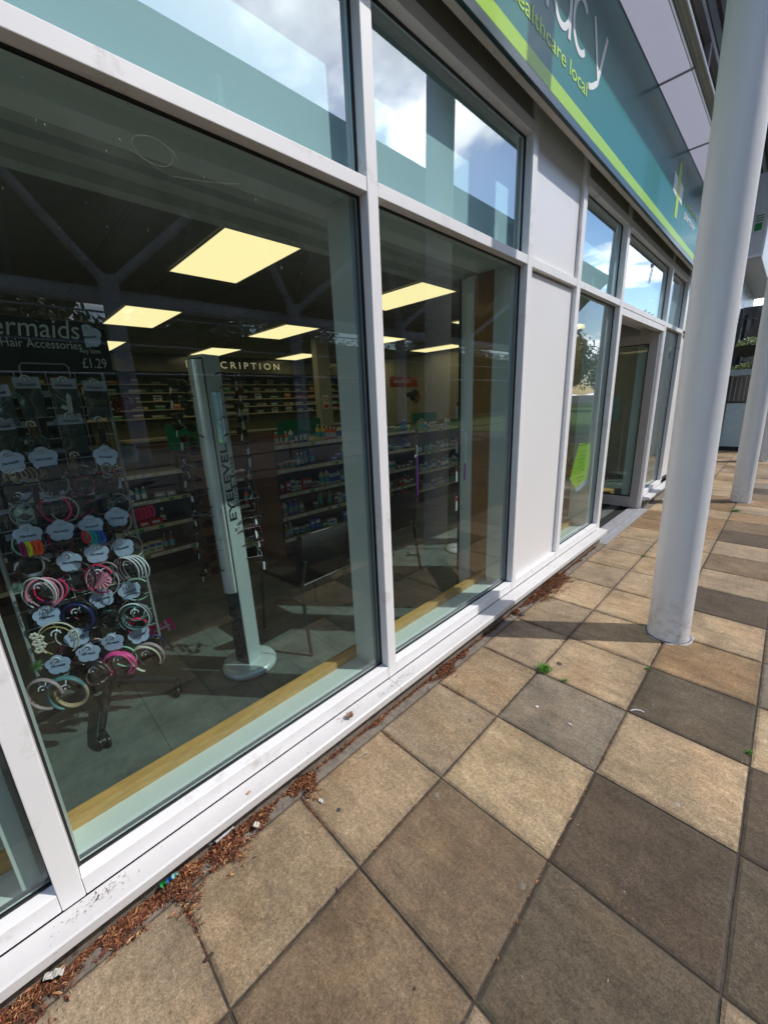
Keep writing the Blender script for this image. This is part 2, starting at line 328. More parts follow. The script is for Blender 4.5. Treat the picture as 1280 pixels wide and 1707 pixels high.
    m3 = N(t, 'ShaderNodeMix', data_type='RGBA'); t.links.new(ad.outputs[0], m3.inputs[0]); t.links.new(c, m3.inputs[6]); m3.inputs[7].default_value = (.085, .07, .052, 1)
    t.links.new(m3.outputs[2], b.inputs['Base Color'])
    bp = N(t, 'ShaderNodeBump', Strength=.55, Distance=.004); t.links.new(nz(150, 5, .75), bp.inputs['Height'])
    bp2 = N(t, 'ShaderNodeBump', Strength=.5, Distance=.02); t.links.new(nz(7, 4, .6, 2), bp2.inputs['Height']); t.links.new(bp2.outputs[0], bp.inputs['Normal']); t.links.new(bp.outputs[0], b.inputs['Normal'])
    return m
TONE = {'tan': (.325, .246, .158), 'tan2': (.280, .218, .148), 'pale': (.39, .300, .188), 'brown': (.172, .125, .080), 'grey': (.185, .158, .122), 'dark': (.080, .060, .042), 'green': (.100, .080, .055), 'rust': (.235, .158, .088)}
SPEC = {(-1, -2): 'tan2', (-1, -1): 'tan', (-1, 0): 'tan', (-1, 1): 'tan2', (-1, 2): 'tan', (-1, 3): 'tan2', (-1, 4): 'tan2', (-1, 5): 'tan', (-1, 6): 'tan2', (-1, 7): 'tan', (-1, 8): 'tan2',
        (0, -2): 'green', (0, -1): 'brown', (0, 0): 'brown', (0, 1): 'pale', (0, 2): 'grey', (0, 3): 'tan', (0, 4): 'tan', (0, 5): 'tan', (0, 6): 'tan2', (0, 7): 'tan',
        (1, -1): 'tan2', (1, 0): 'green', (1, 1): 'dark', (1, 2): 'tan', (1, 3): 'green', (1, 4): 'rust', (1, 5): 'tan', (1, 6): 'dark', (1, 7): 'tan2', (1, 8): 'brown', (1, 9): 'tan2', (1, 10): 'dark',
        (2, 0): 'tan2', (2, 1): 'green', (2, 2): 'dark', (2, 3): 'pale', (2, 4): 'grey', (2, 5): 'brown', (2, 6): 'dark'}
sv = []; sf = []; st = []; se = []
xl = [.078, .4405]+[.4405+.4505*i for i in range(1, 10)]; Y0 = .582; DY = .4541
for i in range(-1, 9):
    xa, xb = xl[i+1], xl[i+2]
    for j in range(-5, 36):
        ya, yb = Y0+DY*j, Y0+DY*(j+1)
        tn = SPEC.get((i, j)) or rnd.choice(['tan2', 'tan2', 'brown', 'grey', 'brown', 'rust', 'grey', 'rust', 'dark'] if i > 0 else ['tan', 'tan2', 'tan', 'rust'])
        k = rnd.uniform(.92, 1.08); col = tuple(c*k*q for c, q in zip(TONE[tn], (1.02, .985, .935)))
        jw = .0028 + rnd.uniform(0, .0015); x0, x1, y0, y1 = xa+jw, xb-jw, ya+jw, yb-jw
        tz = [rnd.uniform(-.0015, .0008) for _ in range(4)]
        NX, NY = 9, 9
        us = [0, .02, .06, .2, .5, .8, .94, .98, 1]
        b0 = len(sv)
        for a in range(NX):
            for b_ in range(NY):
                u, v = us[a], us[b_]; z = (tz[0]*(1-u)*(1-v)+tz[1]*u*(1-v)+tz[2]*(1-u)*v+tz[3]*u*v)
                ed = max(abs(u-.5), abs(v-.5))*2
                if a in (0, NX-1) or b_ in (0, NY-1): z -= .0045
                wob = .0016*(mnoise.noise(Vector((x0+u*9+i*7, y0+v*9+j*5, 1)))) if (a in (0, NX-1) or b_ in (0, NY-1)) else 0
                sv.append((x0+(x1-x0)*u+wob, y0+(y1-y0)*v+wob, z)); se.append(max(0, (ed-.8)/.2)); st.append(col)
        for a in range(NX-1):
            for b_ in range(NY-1): q = b0+a*NY+b_; sf.append((q, q+NY, q+NY+1, q+1))
        loop = [b0+b_ for b_ in range(NY)]+[b0+a*NY+NY-1 for a in range(1, NX)]+[b0+(NX-1)*NY+b_ for b_ in range(NY-2, -1, -1)]+[b0+a*NY for a in range(NX-2, 0, -1)]
        k0 = len(sv)
        for q in loop: p = sv[q]; sv.append((p[0], p[1], -.03)); se.append(1); st.append(col)
        n = len(loop)
        for q in range(n): sf.append((loop[q], loop[(q+1) % n], k0+(q+1) % n, k0+q))
me = bpy.data.meshes.new('paving'); me.from_pydata(sv, [], sf); me.materials.append(slab_material())
ca = me.attributes.new('tone', 'FLOAT_COLOR', 'POINT'); ca.data.foreach_set('color', [x for c in st for x in (*c, 1)])
ea = me.attributes.new('edge', 'FLOAT', 'POINT'); ea.data.foreach_set('value', se); me.update()
pv = bpy.data.objects.new('paving', me); COL.objects.link(pv); tag(pv, kind='structure')
jm = MB(); jm.quad((-.04, -2.2, -.0075), (4.6, -2.2, -.0075), (4.6, 17, -.0075), (-.04, 17, -.0075))
tag(part('pavement_bedding', jm, mat('dark_joint_mortar', (.055, .045, .034), .95, var=.5, scale=30, bump=.6, bscale=120)), kind='structure')
rm = MB(); rm.quad((4.6, -40, -.04), (34, -40, -.04), (34, 120, -.04), (4.6, 120, -.04))
tag(part('road', rm, mat('asphalt', (.06, .06, .058), .9, var=.3, scale=20)), kind='structure')
lm = MB(); lm.quad((2.0, 17.2, -.01), (26, 17.2, -.01), (26, 110, -.01), (2.0, 110, -.01))
tag(part('lawn', lm, mat('mown_grass', (.07, .15, .025), .9, var=.4, scale=3, bump=.6, bscale=60)), kind='structure')
fm = MB()
for a in range(26):
    for b_ in range(34):
        x1 = -.25-a*.5; y0 = -4.2+b_*.5
        fm.box(x1-.498, x1, y0, y0+.498, -.02, .0+rnd.uniform(0, .0004))
fl = part('floor', fm, M_slate); tag(fl, kind='structure')
fb = MB(); fb.quad((-14, -5, -.012), (-.02, -5, -.012), (-.02, 14, -.012), (-14, 14, -.012)); tag(part('floor_screed', fb, M_black), kind='structure')

# ================================================================== SHOP BUILDING
shop = root('shop_building', 'white aluminium framed shopfront with tinted glass windows and pale flush panels', 'shop', (0, 0, 0))
ZS, ZR, ZT0, ZT1, ZH0, ZH1 = .162, .225, 2.262, 2.309, 2.893, 2.948
verts = [(-1.405, -1.35), (-.135, -.08), (1.187, 1.242), (2.463, 2.522), (3.229, 3.298), (4.256, 4.327), (6.04, 6.10), (7.04, 7.10), (8.35, 8.41), (9.62, 9.68), (10.9, 10.96), (12.2, 12.26)]
for a, b in verts:
    z0 = .0 if a in (4.256, 6.04) else ZS
    m = MB(); m.box(-.072, 0, a, b, z0, 3.12, bev=.0025); part('mullion', m, M_white, shop)
def rail(m, y0, y1, z0, z1): m.box(-.07, -.0018, y0+.0012, y1-.0012, z0, z1, bev=.0022)
def bay(y0, y1, up=True, lin_r=True, door=False, glass=M_glass, interior=True, name='window'):
    wdw = bpy.data.objects.new(name, None); COL.objects.link(wdw); wdw.parent = shop
    for nm, za, zb in (('transom', ZT0, ZT1), ('head_rail', ZH0, ZH1), ('bottom_rail', ZS, ZR)):
        if door and nm == 'bottom_rail': continue
        m = MB(); rail(m, y0, y1, za, zb); part(nm, m, M_white, wdw)
    gk = MB()
    def ring(z0, z1):
        t = .0065
        gk.box(-.056, -.0445, y0+.0005, y0+t, z0, z1); gk.box(-.056, -.0445, y1-t, y1-.0005, z0, z1)
        gk.box(-.0555, -.045, y0+t, y1-t, z0+.0005, z0+t); gk.box(-.0555, -.045, y0+t, y1-t, z1-t, z1-.0005)
    if not door: ring(ZR, ZT0)
    ring(ZT1, ZH0); part('gasket', gk, M_gasket, wdw)
    if not door:
        # slim silver spacer between the two sheets, then the pane
        p = MB(); p.quad((-.05, y0+.008, ZR+.008), (-.05, y1-.008, ZR+.008), (-.05, y1-.008, ZT0-.008), (-.05, y0+.008, ZT0-.008)); part('pane', p, glass, wdw)
        s_ = MB()
        s_.box(-.0645, -.062, y0+.008, y1-.008, ZR+.0075, ZR+.020); s_.box(-.0645, -.062, y1-.021, y1-.008, ZR+.0205, ZT0-.008)
        part('spacer_bar', s_, mat('grey_spacer', (.22, .23, .26), .35, metal=.5), wdw)
    p = MB(); p.quad((-.05, y0+.008, ZT1+.008), (-.05, y1-.008, ZT1+.008), (-.05, y1-.008, ZH0-.008), (-.05, y0+.008, ZH0-.008)); part('upper_pane', p, M_glass2, wdw)
    if interior:
        l = MB()
        if not door: l.box(-.21, -.075, y0-.03, y1+.03, .10, .204)
        part('window_ledge', l, M_mint, wdw) if not door else None
        if not door:
            t = MB(); t.box(-.262, -.2105, y0-.02, y1+.02, .12, .243, bev=.004); part('wood_trim', t, M_wood, wdw)
        bk = MB(); bk.box(-.115, -.10, y0-.02, y1+.02, 2.276, 3.05); bk.box(-.30, -.076, y0-.02, y1+.02, 2.2715, 2.2755)
        part('backing_board', bk, mat('pale_backing_board', (.80, .84, .84), .6, var=.02), wdw)
    return wdw
W0 = bay(-1.35, -.135); W1 = bay(-.08, 1.187); W2 = bay(1.242, 2.463); W3 = bay(3.298, 4.256, glass=M_glass3); W4 = bay(6.10, 7.04, glass=M_glass3)
bay(4.327, 6.04, door=True, name='door_fanlight')
for k in range(8, 12): bay(verts[k-1][1], verts[k][0], glass=M_glass3, interior=True)
# lining of the window openings: ceiling strips and casings between bays
cs = MB()
for a, b in ((-.20, -.075), (1.157, 1.28), (-1.45, -1.31)):
    cs = MB(); cs.box(-.2105, -.074, a, b, .2045, 2.27); part('window_casing', cs, M_mint, shop)
cs = MB(); cs.box(-.185, -.074, 2.412, 2.56, .2045, 2.27); part('window_casing', cs, M_mint, shop)
bw = MB(); bw.box(-.325, -.1855, 2.414, 2.47, .246, 2.27, bev=.002); part('timber_board', bw, M_woodd, shop)
cs = MB(); cs.box(-.425, -.3255, 2.416, 2.46, .0, 2.27); cs.box(-.40, -.3256, 2.4125, 2.416, .0, 2.27); part('window_casing', cs, M_mint, shop)
cs = MB(); cs.box(-.438, -.4255, 2.405, 2.47, .0, 2.27); part('casing_edge', cs, M_black, shop)
cs = MB(); cs.box(-.26, -.074, 3.17, 3.285, .2, 2.27); part('window_casing', cs, M_mint, shop)
cs = MB(); cs.box(-.26, -.074, 4.17, 4.30, .0, 2.27); part('window_casing', cs, M_mint, shop)
cs = MB(); cs.box(-.26, -.074, 6.06, 6.15, .0, 2.27); cs.box(-.26, -.074, 6.98, 7.2, .0, 2.27); part('window_casing', cs, M_mint, shop)
# lowered bulkhead behind the window heads
bh = MB()
bh.box(-.385, -.302, -3, 4.25, 2.285, 2.62); bh.box(-.405, -.386, -3, 4.25, 2.262, 2.64)
bh.box(-.545, -.406, -3, 4.25, 2.30, 2.64); bh.box(-.61, -.546, -3, 4.25, 2.262, 2.66)
part('bulkhead', bh, mat('bulkhead_paint', (.50, .52, .48), .7), shop)
# flush white infill panels
for a, b in ((2.522, 3.229), (7.10, 7.6)):
    pn = MB()
    rail(pn, a, b, ZS, ZR); part('panel_rail', pn, M_white, shop); pn = MB()
    rail(pn, a, b, ZT0-.002, ZT1); part('panel_rail', pn, M_white, shop)
    q = MB(); q.box(-.06, -.03, a+.002, b-.010, ZR+.004, ZT0-.016); q.box(-.06, -.024, a+.002, b-.010, ZT1+.001, 3.2)
    part('infill_panel', q, M_panel, shop)
    q = MB(); q.box(-.075, -.0605, a+.001, b-.001, ZR, 3.2); part('panel_backing', q, M_black, shop)
# wall strip above the window heads
for k in range(len(verts)-1):
    if k in (3,): continue
    ws = MB(); ws.box(-.05, -.014, verts[k][1]+.002, verts[k+1][0]-.002, ZH1+.001, 3.85)
    part('fascia_backing', ws, mat('beige_grey_wall_strip', (.36, .335, .29), .6, var=.06), shop)
# projecting cills in lengths with open joints
def cill(y0, y1):
    m = MB(); pr = [(-.0, .1585), (.074, .1535), (.081, .149), (.082, .120), (.078, .116), (.03, .116), (.03, .10), (-.01, .10)]
    m.prism([(p[0], p[1]) for p in pr], (0, y1, 0), (1, 0, 0), (0, 0, 1), y1-y0); part('window_sill', m, M_cill, shop)
for a, b in ((-1.6, -.9), (-.8975, 1.186), (1.1885, 3.07), (3.0725, 4.345), (6.075, 9.0), (9.003, 12.3)): cill(a, b)
pl = MB()
for a, b in ((-1.7, 4.33), (6.07, 12.4)): pl.box(-.3, .022, a, b, -.03, .1005)
part('plinth', pl, M_conc, shop)
st_ = MB()
for a, b in ((-1.7, 4.33), (6.07, 12.4)): st_.box(.0225, .077, a, b, -.03, -.0035)
part('mortar_strip', st_, M_conc, shop)
th = MB(); th.box(-.13, .02, 4.33, 6.04, -.02, .006, bev=.003); th.box(.021, .115, 4.33, 6.07, -.02, -.001); th.box(-.115, -.045, 4.33, 6.04, .006, .010)
part('threshold', th, mat('worn_aluminium_threshold', (.42, .42, .45), .4, metal=.3, var=.2, scale=20, dirt=(.2, .18, .16), dscale=12), shop)
# door frame and open leaf
df = MB(); df.box(-.071, -.004, 4.3275, 4.352, .0, 2.2, bev=.002); df.box(-.071, -.004, 6.012, 6.0395, .0, 2.2, bev=.002); df.box(-.0712, -.0042, 4.3275, 6.0395, 2.201, 2.258, bev=.002)
for yy in (4.359, 6.006): df.box(-.066, -.008, yy-.003, yy+.003, .01, 2.19)
part('door_frame', df, M_white, shop)
def leaf(yc):
    m = MB(); y0, y1 = yc-.022, yc+.022
    m.box(-.125, -.03, y0, y1, .015, 2.19, bev=.003); m.box(-.90, -.812, y0, y1, .015, 2.19, bev=.003)
    m.box(-.8115, -.1255, y0+.001, y1-.001, .016, .16, bev=.003); m.box(-.8115, -.1255, y0+.001, y1-.001, 2.08, 2.189, bev=.003)
    d = part('door', m, mat('greyish_door_frame', (.42, .40, .385), .4, var=.05), shop)
    gl = MB(); gl.quad((-.81, yc, .16), (-.126, yc, .16), (-.126, yc, 2.08), (-.81, yc, 2.08)); part('pane', gl, M_glass, d)
    gk = MB()
    for a, b, c, e in ((-.812, -.80, .16, 2.08), (-.137, -.1257, .16, 2.08), (-.80, -.137, .1605, .172), (-.80, -.137, 2.068, 2.0795)): gk.box(a, b, yc-.016, yc+.016, c, e)
    part('gasket', gk, M_gasket, d)
    h = MB(); h.tube([(-.86, yc-.07, .75), (-.86, yc-.07, 1.35)], .013, 10)
    for z in (.8, 1.3): h.tube([(-.86, yc-.07, z), (-.86, yc-.02, z)], .009, 8)
    part('door_handle', h, M_chrome, d)
leaf(5.975)
# upper storey
uc = MB()
for k in range(9):
    y0 = -3+k*2.107+.0; uc.box(-.04, -.002, y0, y0+2.099, 3.86, 4.20)
part('upper_cladding', uc, M_clad, shop)
uw = MB(); uw.quad((-.06, -3.2, 4.2), (-.06, 16, 4.2), (-.06, 16, 5.14), (-.06, -3.2, 5.14)); part('upper_window', uw, M_dglass, shop)
uf = MB(); uf.box(-.07, .0, -3.2, 16, 4.205, 4.26); uf.box(-.07, .0, -3.2, 16, 5.08, 5.15)
for k in range(14): uf.box(-.068, -.002, -3.0+k*1.56, -2.94+k*1.56, 4.261, 5.079)
part('upper_window_frame', uf, M_steel, shop)
ul = MB()
for k in range(7): ul.box(-.3, .01+.03*(k % 2), -3.2, 16, 5.16+k*.19, 5.16+k*.19+.186)
part('upper_louvre_wall', ul, M_soffit, shop)
ro = MB(); ro.box(-13, 1.25, -3.6, 17, 6.52, 6.9); ro.box(1.26, 1.32, -3.6, 17, 6.45, 6.95)
part('roof', ro, M_soffit, shop)
# canopy sheet above the sign with brackets and a tube edge
cp = MB(); cp.box(.04, .318, -3, 7.45, 3.802, 3.816)
M_poly2 = bpy.data.materials.new('opal_canopy_sheet'); M_poly2.use_nodes = True; _t = M_poly2.node_tree; _p = _t.nodes['Principled BSDF']; _p.inputs['Base Color'].default_value = (.72, .72, .82, 1); _p.inputs['Roughness'].default_value = .3
_tl = N(_t, 'ShaderNodeBsdfTranslucent'); _tl.inputs[0].default_value = (.66, .67, .82, 1); _mx = N(_t, 'ShaderNodeMixShader'); _mx.inputs[0].default_value = .30
_t.links.new(_p.outputs[0], _mx.inputs[1]); _t.links.new(_tl.outputs[0], _mx.inputs[2]); _t.links.new(_mx.outputs[0], _t.nodes['Material Output'].inputs[0])
cp = MB(); cp.quad((.04, -3, 3.803), (.318, -3, 3.803), (.318, 7.45, 3.803), (.04, 7.45, 3.803))
cpo = part('canopy', cp, M_poly2, shop)
lp = MB(); lp.box(.300, .303, -3, 7.45, 3.795, 3.8015); lp.box(.3185, .324, -3, 7.45, 3.79, 3.816)
part('canopy_lip', lp, M_steel, cpo)
tb = MB(); tb.tube([(.355, -3, 3.80), (.355, 7.45, 3.80)], .030, 20); part('edge_tube', tb, mat('taupe_painted_tube', (.34, .32, .285), .35), cpo)
for k in range(9):
    y = 4.262-1.247*4+1.247*k
    if y > 7.4: break
    b = MB(); b.tube([(.085, y, 3.789), (.335, y, 3.789)], .0085, 8); b.tube([(.085, y+.011, 3.793), (.335, y+.011, 3.793)], .006, 6); part('bracket', b, M_steel, cpo)
# interior shell
iw = MB(); iw.box(-12.2, -12, -4.6, 13, 0, 2.9); iw.box(-12, -.35, -4.6, -4.4, 0, 2.9); iw.box(-12, -.35, 12.8, 13, 0, 2.9); iw.box(-12, -.3, 8.35, 8.45, 0, 2.9)
part('interior_wall', iw, M_wall, shop)
ce = MB()
panels = [(-2.13+(-2.65)*a, 1.72+2.04*b) for a in range(4) for b in range(-2, 4)]
# ceiling is laid as tiles, with openings left where the lights sit
import itertools
GX, GY = .6, .6
def occupied(x, y): return any(abs(x-px) < .60+.001 and abs(y-py) < .31 for px, py in panels)
ce.box(-12, -.61, -4.4, 12.8, 2.69, 2.75)
part('ceiling', ce, M_ceil, shop)
cg = MB()
for k in range(20): cg.box(-12, -.62, -4.4+.6*k+.49, -4.4+.6*k+.505, 2.6855, 2.69)
for k in range(10): cg.box(-1.53-1.325*k-.0075, -1.53-1.325*k+.0075, -4.4, 8.3, 2.686, 2.6895)
part('ceiling_grid', cg, mat('ceiling_grid_white', (.3, .3, .29), .6), shop)
rowname = ['in the row nearest the glass', 'in the second row back', 'in the third row back', 'in the deepest row']
for a in range(4):
    for b in range(-2, 4):
        px, py = -2.13-2.65*a, 1.72+2.04*b
        t = root('ceiling_light', f'lit yellow ceiling panel {rowname[a]}, {ORD[b+2]} from the near end', 'ceiling light', (px, py, 2.68), 'lit ceiling panels inside the shop')
        m = MB(); m.box(px-.595, px+.595, py-.295, py+.295, 2.6775, 2.682); part('diffuser', m, M_light, t)
        f = MB()
        for x0, x1, y0, y1 in ((px-.605, px-.5955, py-.305, py+.305), (px+.5955, px+.605, py-.305, py+.305), (px-.5955, px+.5955, py-.305, py-.2955), (px-.5955, px+.5955, py+.2955, py+.305)): f.box(x0, x1, y0, y1, 2.674, 2.6854)
        part('frame', f, M_cardw, t)

# ================================================================== FASCIA SIGN
sg = root('shop_sign', 'long glossy teal fascia sign with lime stripe and white pharmacy lettering above the windows', 'sign', (.08, 2.6, 3.4))
def sign_mat(name, c):
    m = bpy.data.materials.new(name); m.use_nodes = True; b = m.node_tree.nodes['Principled BSDF']
    b.inputs['Base Color'].default_value = (*c, 1); b.inputs['Roughness'].default_value = .35; b.inputs['Specular IOR Level'].default_value = .2; b.inputs['Coat Weight'].default_value = .13; b.inputs['Coat Roughness'].default_value = .015; b.inputs['Coat IOR'].default_value = 1.42
    t = m.node_tree; n = N(t, 'ShaderNodeTexNoise', Scale=1.1, Detail=1.0); tcn = N(t, 'ShaderNodeTexCoord'); t.links.new(tcn.outputs['Object'], n.inputs['Vector'])
    bp = N(t, 'ShaderNodeBump', Strength=.12, Distance=.03); t.links.new(n.outputs['Fac'], bp.inputs['Height']); t.links.new(bp.outputs[0], b.inputs['Coat Normal'])
    return m
m = MB(); m.box(.056, .1, -2.2, 7.42, 3.0765, 3.782); m.box(.0565, .1, -2.2, 7.42, 3.0025, 3.0105)
part('sign_panel', m, sign_mat('glossy_teal', (.0, .175, .158)), sg)
m = MB(); m.box(.056, .1005, -2.2, 7.42, 3.0105, 3.0765); part('lime_stripe', m, sign_mat('glossy_lime', (.36, .62, .03)), sg)
m = MB(); m.box(.086, .106, -2.2, 7.42, 2.958, 3.0025, bev=.003); part('bottom_trim', m, mat('dark_green_trim', (.004, .03, .028), .25), sg)
m = MB(); m.box(.058, .103, -2.2, 7.42, 3.7825, 3.7895); part('top_trim', m, mat('bronze_trim', (.12, .10, .08), .35, metal=.4), sg)
m = MB(); m.box(.050, .0855, -2.2, 7.42, 2.9645, 3.0015); part('sign_tray', m, mat('pale_sign_tray', (.52, .48, .41), .5), sg)
# hand drawn strokes of the round geometric lettering
def ribbon(m, pts, wd, x=.1005, th=.0012):
    n = len(pts); L = []; Rr = []
    for i, p in enumerate(pts):
        a = pts[max(0, i-1)]; b = pts[min(n-1, i+1)]; dx, dy = b[0]-a[0], b[1]-a[1]; l = math.hypot(dx, dy) or 1
        L.append((p[0]-dy/l*wd/2, p[1]+dx/l*wd/2)); Rr.append((p[0]+dy/l*wd/2, p[1]-dx/l*wd/2))
    vs = [(x+th, q[0], q[1]) for q in L]+[(x+th, q[0], q[1]) for q in Rr]+[(x, q[0], q[1]) for q in L]+[(x, q[0], q[1]) for q in Rr]
    fs = []
    for i in range(n-1):
        fs += [(i, n+i, n+i+1, i+1), (2*n+i, i, i+1, 2*n+i+1), (n+i, 3*n+i, 3*n+i+1, n+i+1)]
    fs += [(0, 2*n, 3*n, n), (n-1, 2*n-1, 4*n-1, 3*n-1)]
    m.add(vs, fs)
XH, BL, SW = .25, 3.292, .030
def arc(cx, cy, rx, ry, a0, a1, n=26): return [(cx+rx*math.cos(R(a0+(a1-a0)*i/n)), cy+ry*math.sin(R(a0+(a1-a0)*i/n))) for i in range(n+1)]
def letter(ch, y0):
    m = MB(); h = XH; z = BL; rx = .10; cy = z+h/2
    x = .1006+rnd.uniform(0, .0004)
    if ch == 'a': ribbon(m, arc(y0+.115, cy, .100, h/2-.014, 0, 360), SW, x); ribbon(m, [(y0+.215, z+h), (y0+.215, z)], SW, x+.0005)
    if ch == 'c': ribbon(m, arc(y0+.115, cy, .100, h/2-.014, 48, 312), SW, x)
    if ch == 'y': ribbon(m, [(y0+.012, z+h), (y0+.125, z+.012)], SW, x+.0005); ribbon(m, [(y0+.225, z+h), (y0+.118, z-.005)]+[(y0+.118-.02*math.sin(R(t))-.0012*t, z-.005-.06*math.sin(R(t))) for t in range(15, 91, 15)], SW, x)
    if ch == 'm':
        ribbon(m, [(y0+.015, z), (y0+.015, z+h)], SW, x+.0005)
        for k in (0, 1): ribbon(m, arc(y0+.095+.165*k, z+h-.095, .08, .081, 180, 0)+[(y0+.175+.165*k, z)], SW, x+.0003*k)
    if ch == 'r': ribbon(m, [(y0+.015, z), (y0+.015, z+h)], SW, x+.0005); ribbon(m, arc(y0+.11, z+h-.11, .095, .096, 180, 80), SW, x)
    if ch == 'h': ribbon(m, [(y0+.015, z), (y0+.015, z+h+.13)], SW, x+.0005); ribbon(m, arc(y0+.11, z+h-.11, .095, .096, 180, 0)+[(y0+.205, z)], SW, x)
    if ch == 'p': ribbon(m, arc(y0+.115, cy, .100, h/2-.014, 0, 360), SW, x); ribbon(m, [(y0+.015, z+h), (y0+.015, z-.12)], SW, x+.0005)
    part('letter', m, M_inkw, sg)
for ch, y0 in zip('pharmacy', (.99, 1.275, 1.525, 1.80, 1.985, 2.375, 2.62, 2.90)):
    letter(ch, y0)
M_lime = mat('lime_print', (.42, .68, .03), .4)
FX, FY = (0, 1, 0), (0, 0, 1)
def fit_text(name, body, width, height_x, **k):
    me = text_mesh(name, body, 1.0, .0008, **k)
    xs = [v.co.x for v in me.vertices]; ys = [v.co.y for v in me.vertices]
    w0 = max(xs)-min(xs); x0 = min(xs); sy = height_x
    for v in me.vertices: v.co.x = (v.co.x-x0)*width/w0; v.co.y *= sy
    return me
text_part('letter', fit_text('healthcare_local', 'healthcare local', .90, .094, offset=.008), M_lime, sg, (.1012, 1.975, 3.165), FX, FY)
text_part('letter', fit_text('avicenna', 'avicenna', .66, .105, offset=.006), M_lime, sg, (.1012, 5.72, 3.372), FX, FY)
text_part('letter', fit_text('partner', 'partner', .62, .105, offset=.006), M_inkw, sg, (.1012, 5.70, 3.268), FX, FY)
m = MB(); m.prism([(0, 0), (.11, 0), (.075, .45), (-.035, .45)], (.1008, 5.27, 3.17), FX, FY, .0016); part('cross_emblem', m, M_lime, sg)
m = MB(); m.prism([(0, .02), (.15, 0), (.15, .15), (0, .17)], (.1007, 5.10, 3.325), FX, FY, .0012); part('cross_emblem_arm', m, M_inkw, sg); m = MB(); m.prism([(0, .02), (.15, 0), (.15, .15), (0, .17)], (.1007, 5.36, 3.32), FX, FY, .0012); part('cross_emblem_arm', m, M_inkw, sg)
m = MB(); m.box(.1006, .1015, 5.607, 5.613, 3.13, 3.68); part('divider_line', m, M_lime, sg)

# ================================================================== COLUMNS
def column(x, y, lab):
    H = 6.52; prof = []
    m = MB(); n = 40; rings = 14; vs = []
    for k in range(rings+1):
        z = H*k/rings; r = .112*(1-.022*min(z, 3)); cx = x-.022*z; cy = y
        for q in range(n): a = 2*math.pi*q/n; vs.append((cx+r*math.cos(a), cy+r*math.sin(a), z-.02 if k == 0 else z))
    m.add(vs, [(k*n+q, k*n+(q+1) % n, (k+1)*n+(q+1) % n, (k+1)*n+q) for k in range(rings) for q in range(n)], 0, True)
    t = root('column', lab, 'column', (x, y, 0), 'round white steel columns along the walkway')
    part('shaft', m, M_col, t)
    s_ = MB(); pts = []
    for q in range(40):
        a = 2*math.pi*q/40; r = .117+.012*mnoise.noise(Vector((math.cos(a)*2.3+y, math.sin(a)*2.3, 0)))
        pts.append((x+r*math.cos(a), y+r*math.sin(a), .000))
    s_.tube(pts, .0045, 6, closed=True); part('base_sealant', s_, mat('dirty_base_sealant', (.10, .09, .08), .9, var=.6, scale=40), t)
    s2 = MB(); vs = []; L = 40
    for rr, zz in ((.112, .0028), (.132, .0012)):
        for q in range(L):
            a = 2*math.pi*q/L; r = rr+(.022*mnoise.noise(Vector((math.cos(a)*3.1+y, math.sin(a)*3.1, 5))) if rr > .12 else 0)
            vs.append((x+r*math.cos(a), y+r*math.sin(a), zz))
    s2.add(vs, [(q, (q+1) % L, L+(q+1) % L, L+q) for q in range(L)]); part('mortar_collar', s2, mat('pale_mortar', (.33, .32, .31), .9, var=.5, scale=25), t)
for x, y, lab in ((.893, 2.84, 'round white column nearest the camera, standing on the paving before the doorway'), (.925, 7.2, 'round white column, second along the walkway, behind the big near one'),
                  (.96, 11.56, 'round white column, third along, half cut off by the right edge'), (.893, -1.55, 'round white column behind the camera, outside the left window'), (.96, 15.9, 'farthest round white column along the walkway')):
    column(x, y, lab)

# ================================================================== SPINNER OF HAIR ACCESSORIES
def cmat(name, rgb, rough=.5, **k): return mat(name, srgb=rgb, rough=rough, **k)
sp = root('accessory_spinner', 'black wire spinner stand on castors, hung with hair accessories under a black header', 'display stand', (-1.12, .19, 0))
M_wire = mat('white_grid_wire', (.32, .34, .34), .35)
m = MB(); m.tube([(-1.12, .19, .17), (-1.12, .19, 1.66)], .019, 14); m.lathe([(.045, .10), (.045, .14), (.03, .20), (.024, .34), (.0, .345)], (-1.12, .19, 0), 20); part('pole', m, M_sblack, sp)
def castor_leg(ang, r=.33):
    c, s = math.cos(ang), math.sin(ang); m = MB()
    P = [(-1.12+c*d, .19+s*d, z) for d, z in ((.02, .135), (.12, .128), (.24, .108), (r, .088))]
    m.tube(P, [(.028, .02), (.026, .018), (.022, .016), (.018, .014)], 12, flat=(0, 0, 1)); l = part('leg', m, M_sblack, sp)
    w_ = MB(); cx, cy = -1.12+c*r, .19+s*r
    for o in (-.017, .017):
        w_.lathe([(0, -.008), (.024, -.008), (.029, -.004), (.029, .004), (.024, .008), (0, .008)], (0, 0, 0), 18, axis='y')
        k = len(w_.v)-18*6
        for i in range(k, len(w_.v)):
            x, y, z = w_.v[i]; w_.v[i] = (x*1+cx+(-s)*o*1, y+cy+c*o, z+.0295)
    w_.lathe([(.012, .055), (.02, .07), (.012, .088)], (cx, cy, 0), 12); part('castor', w_, M_sblack, l)
for k in range(5): castor_leg(R(-18+72*k))
def grid_panel(ax, fixed, a0, a1, z0, z1, na, nz_):
    m = MB(); f = (lambda a, z: (fixed, a, z)) if ax == 'x' else (lambda a, z: (a, fixed, z))
    for i in range(na+1):
        a = a0+(a1-a0)*i/na; m.tube([f(a, z0), f(a, z1)], .0045 if i in (0, na) else .0022, 6)
    for j in range(nz_+1):
        z = z0+(z1-z0)*j/nz_; m.tube([f(a0, z), f(a1, z)], .0022, 6)
    return m
part('front_grid', grid_panel('x', -.95, -.06, .425, .36, 1.69, 5, 15), M_wire, sp)
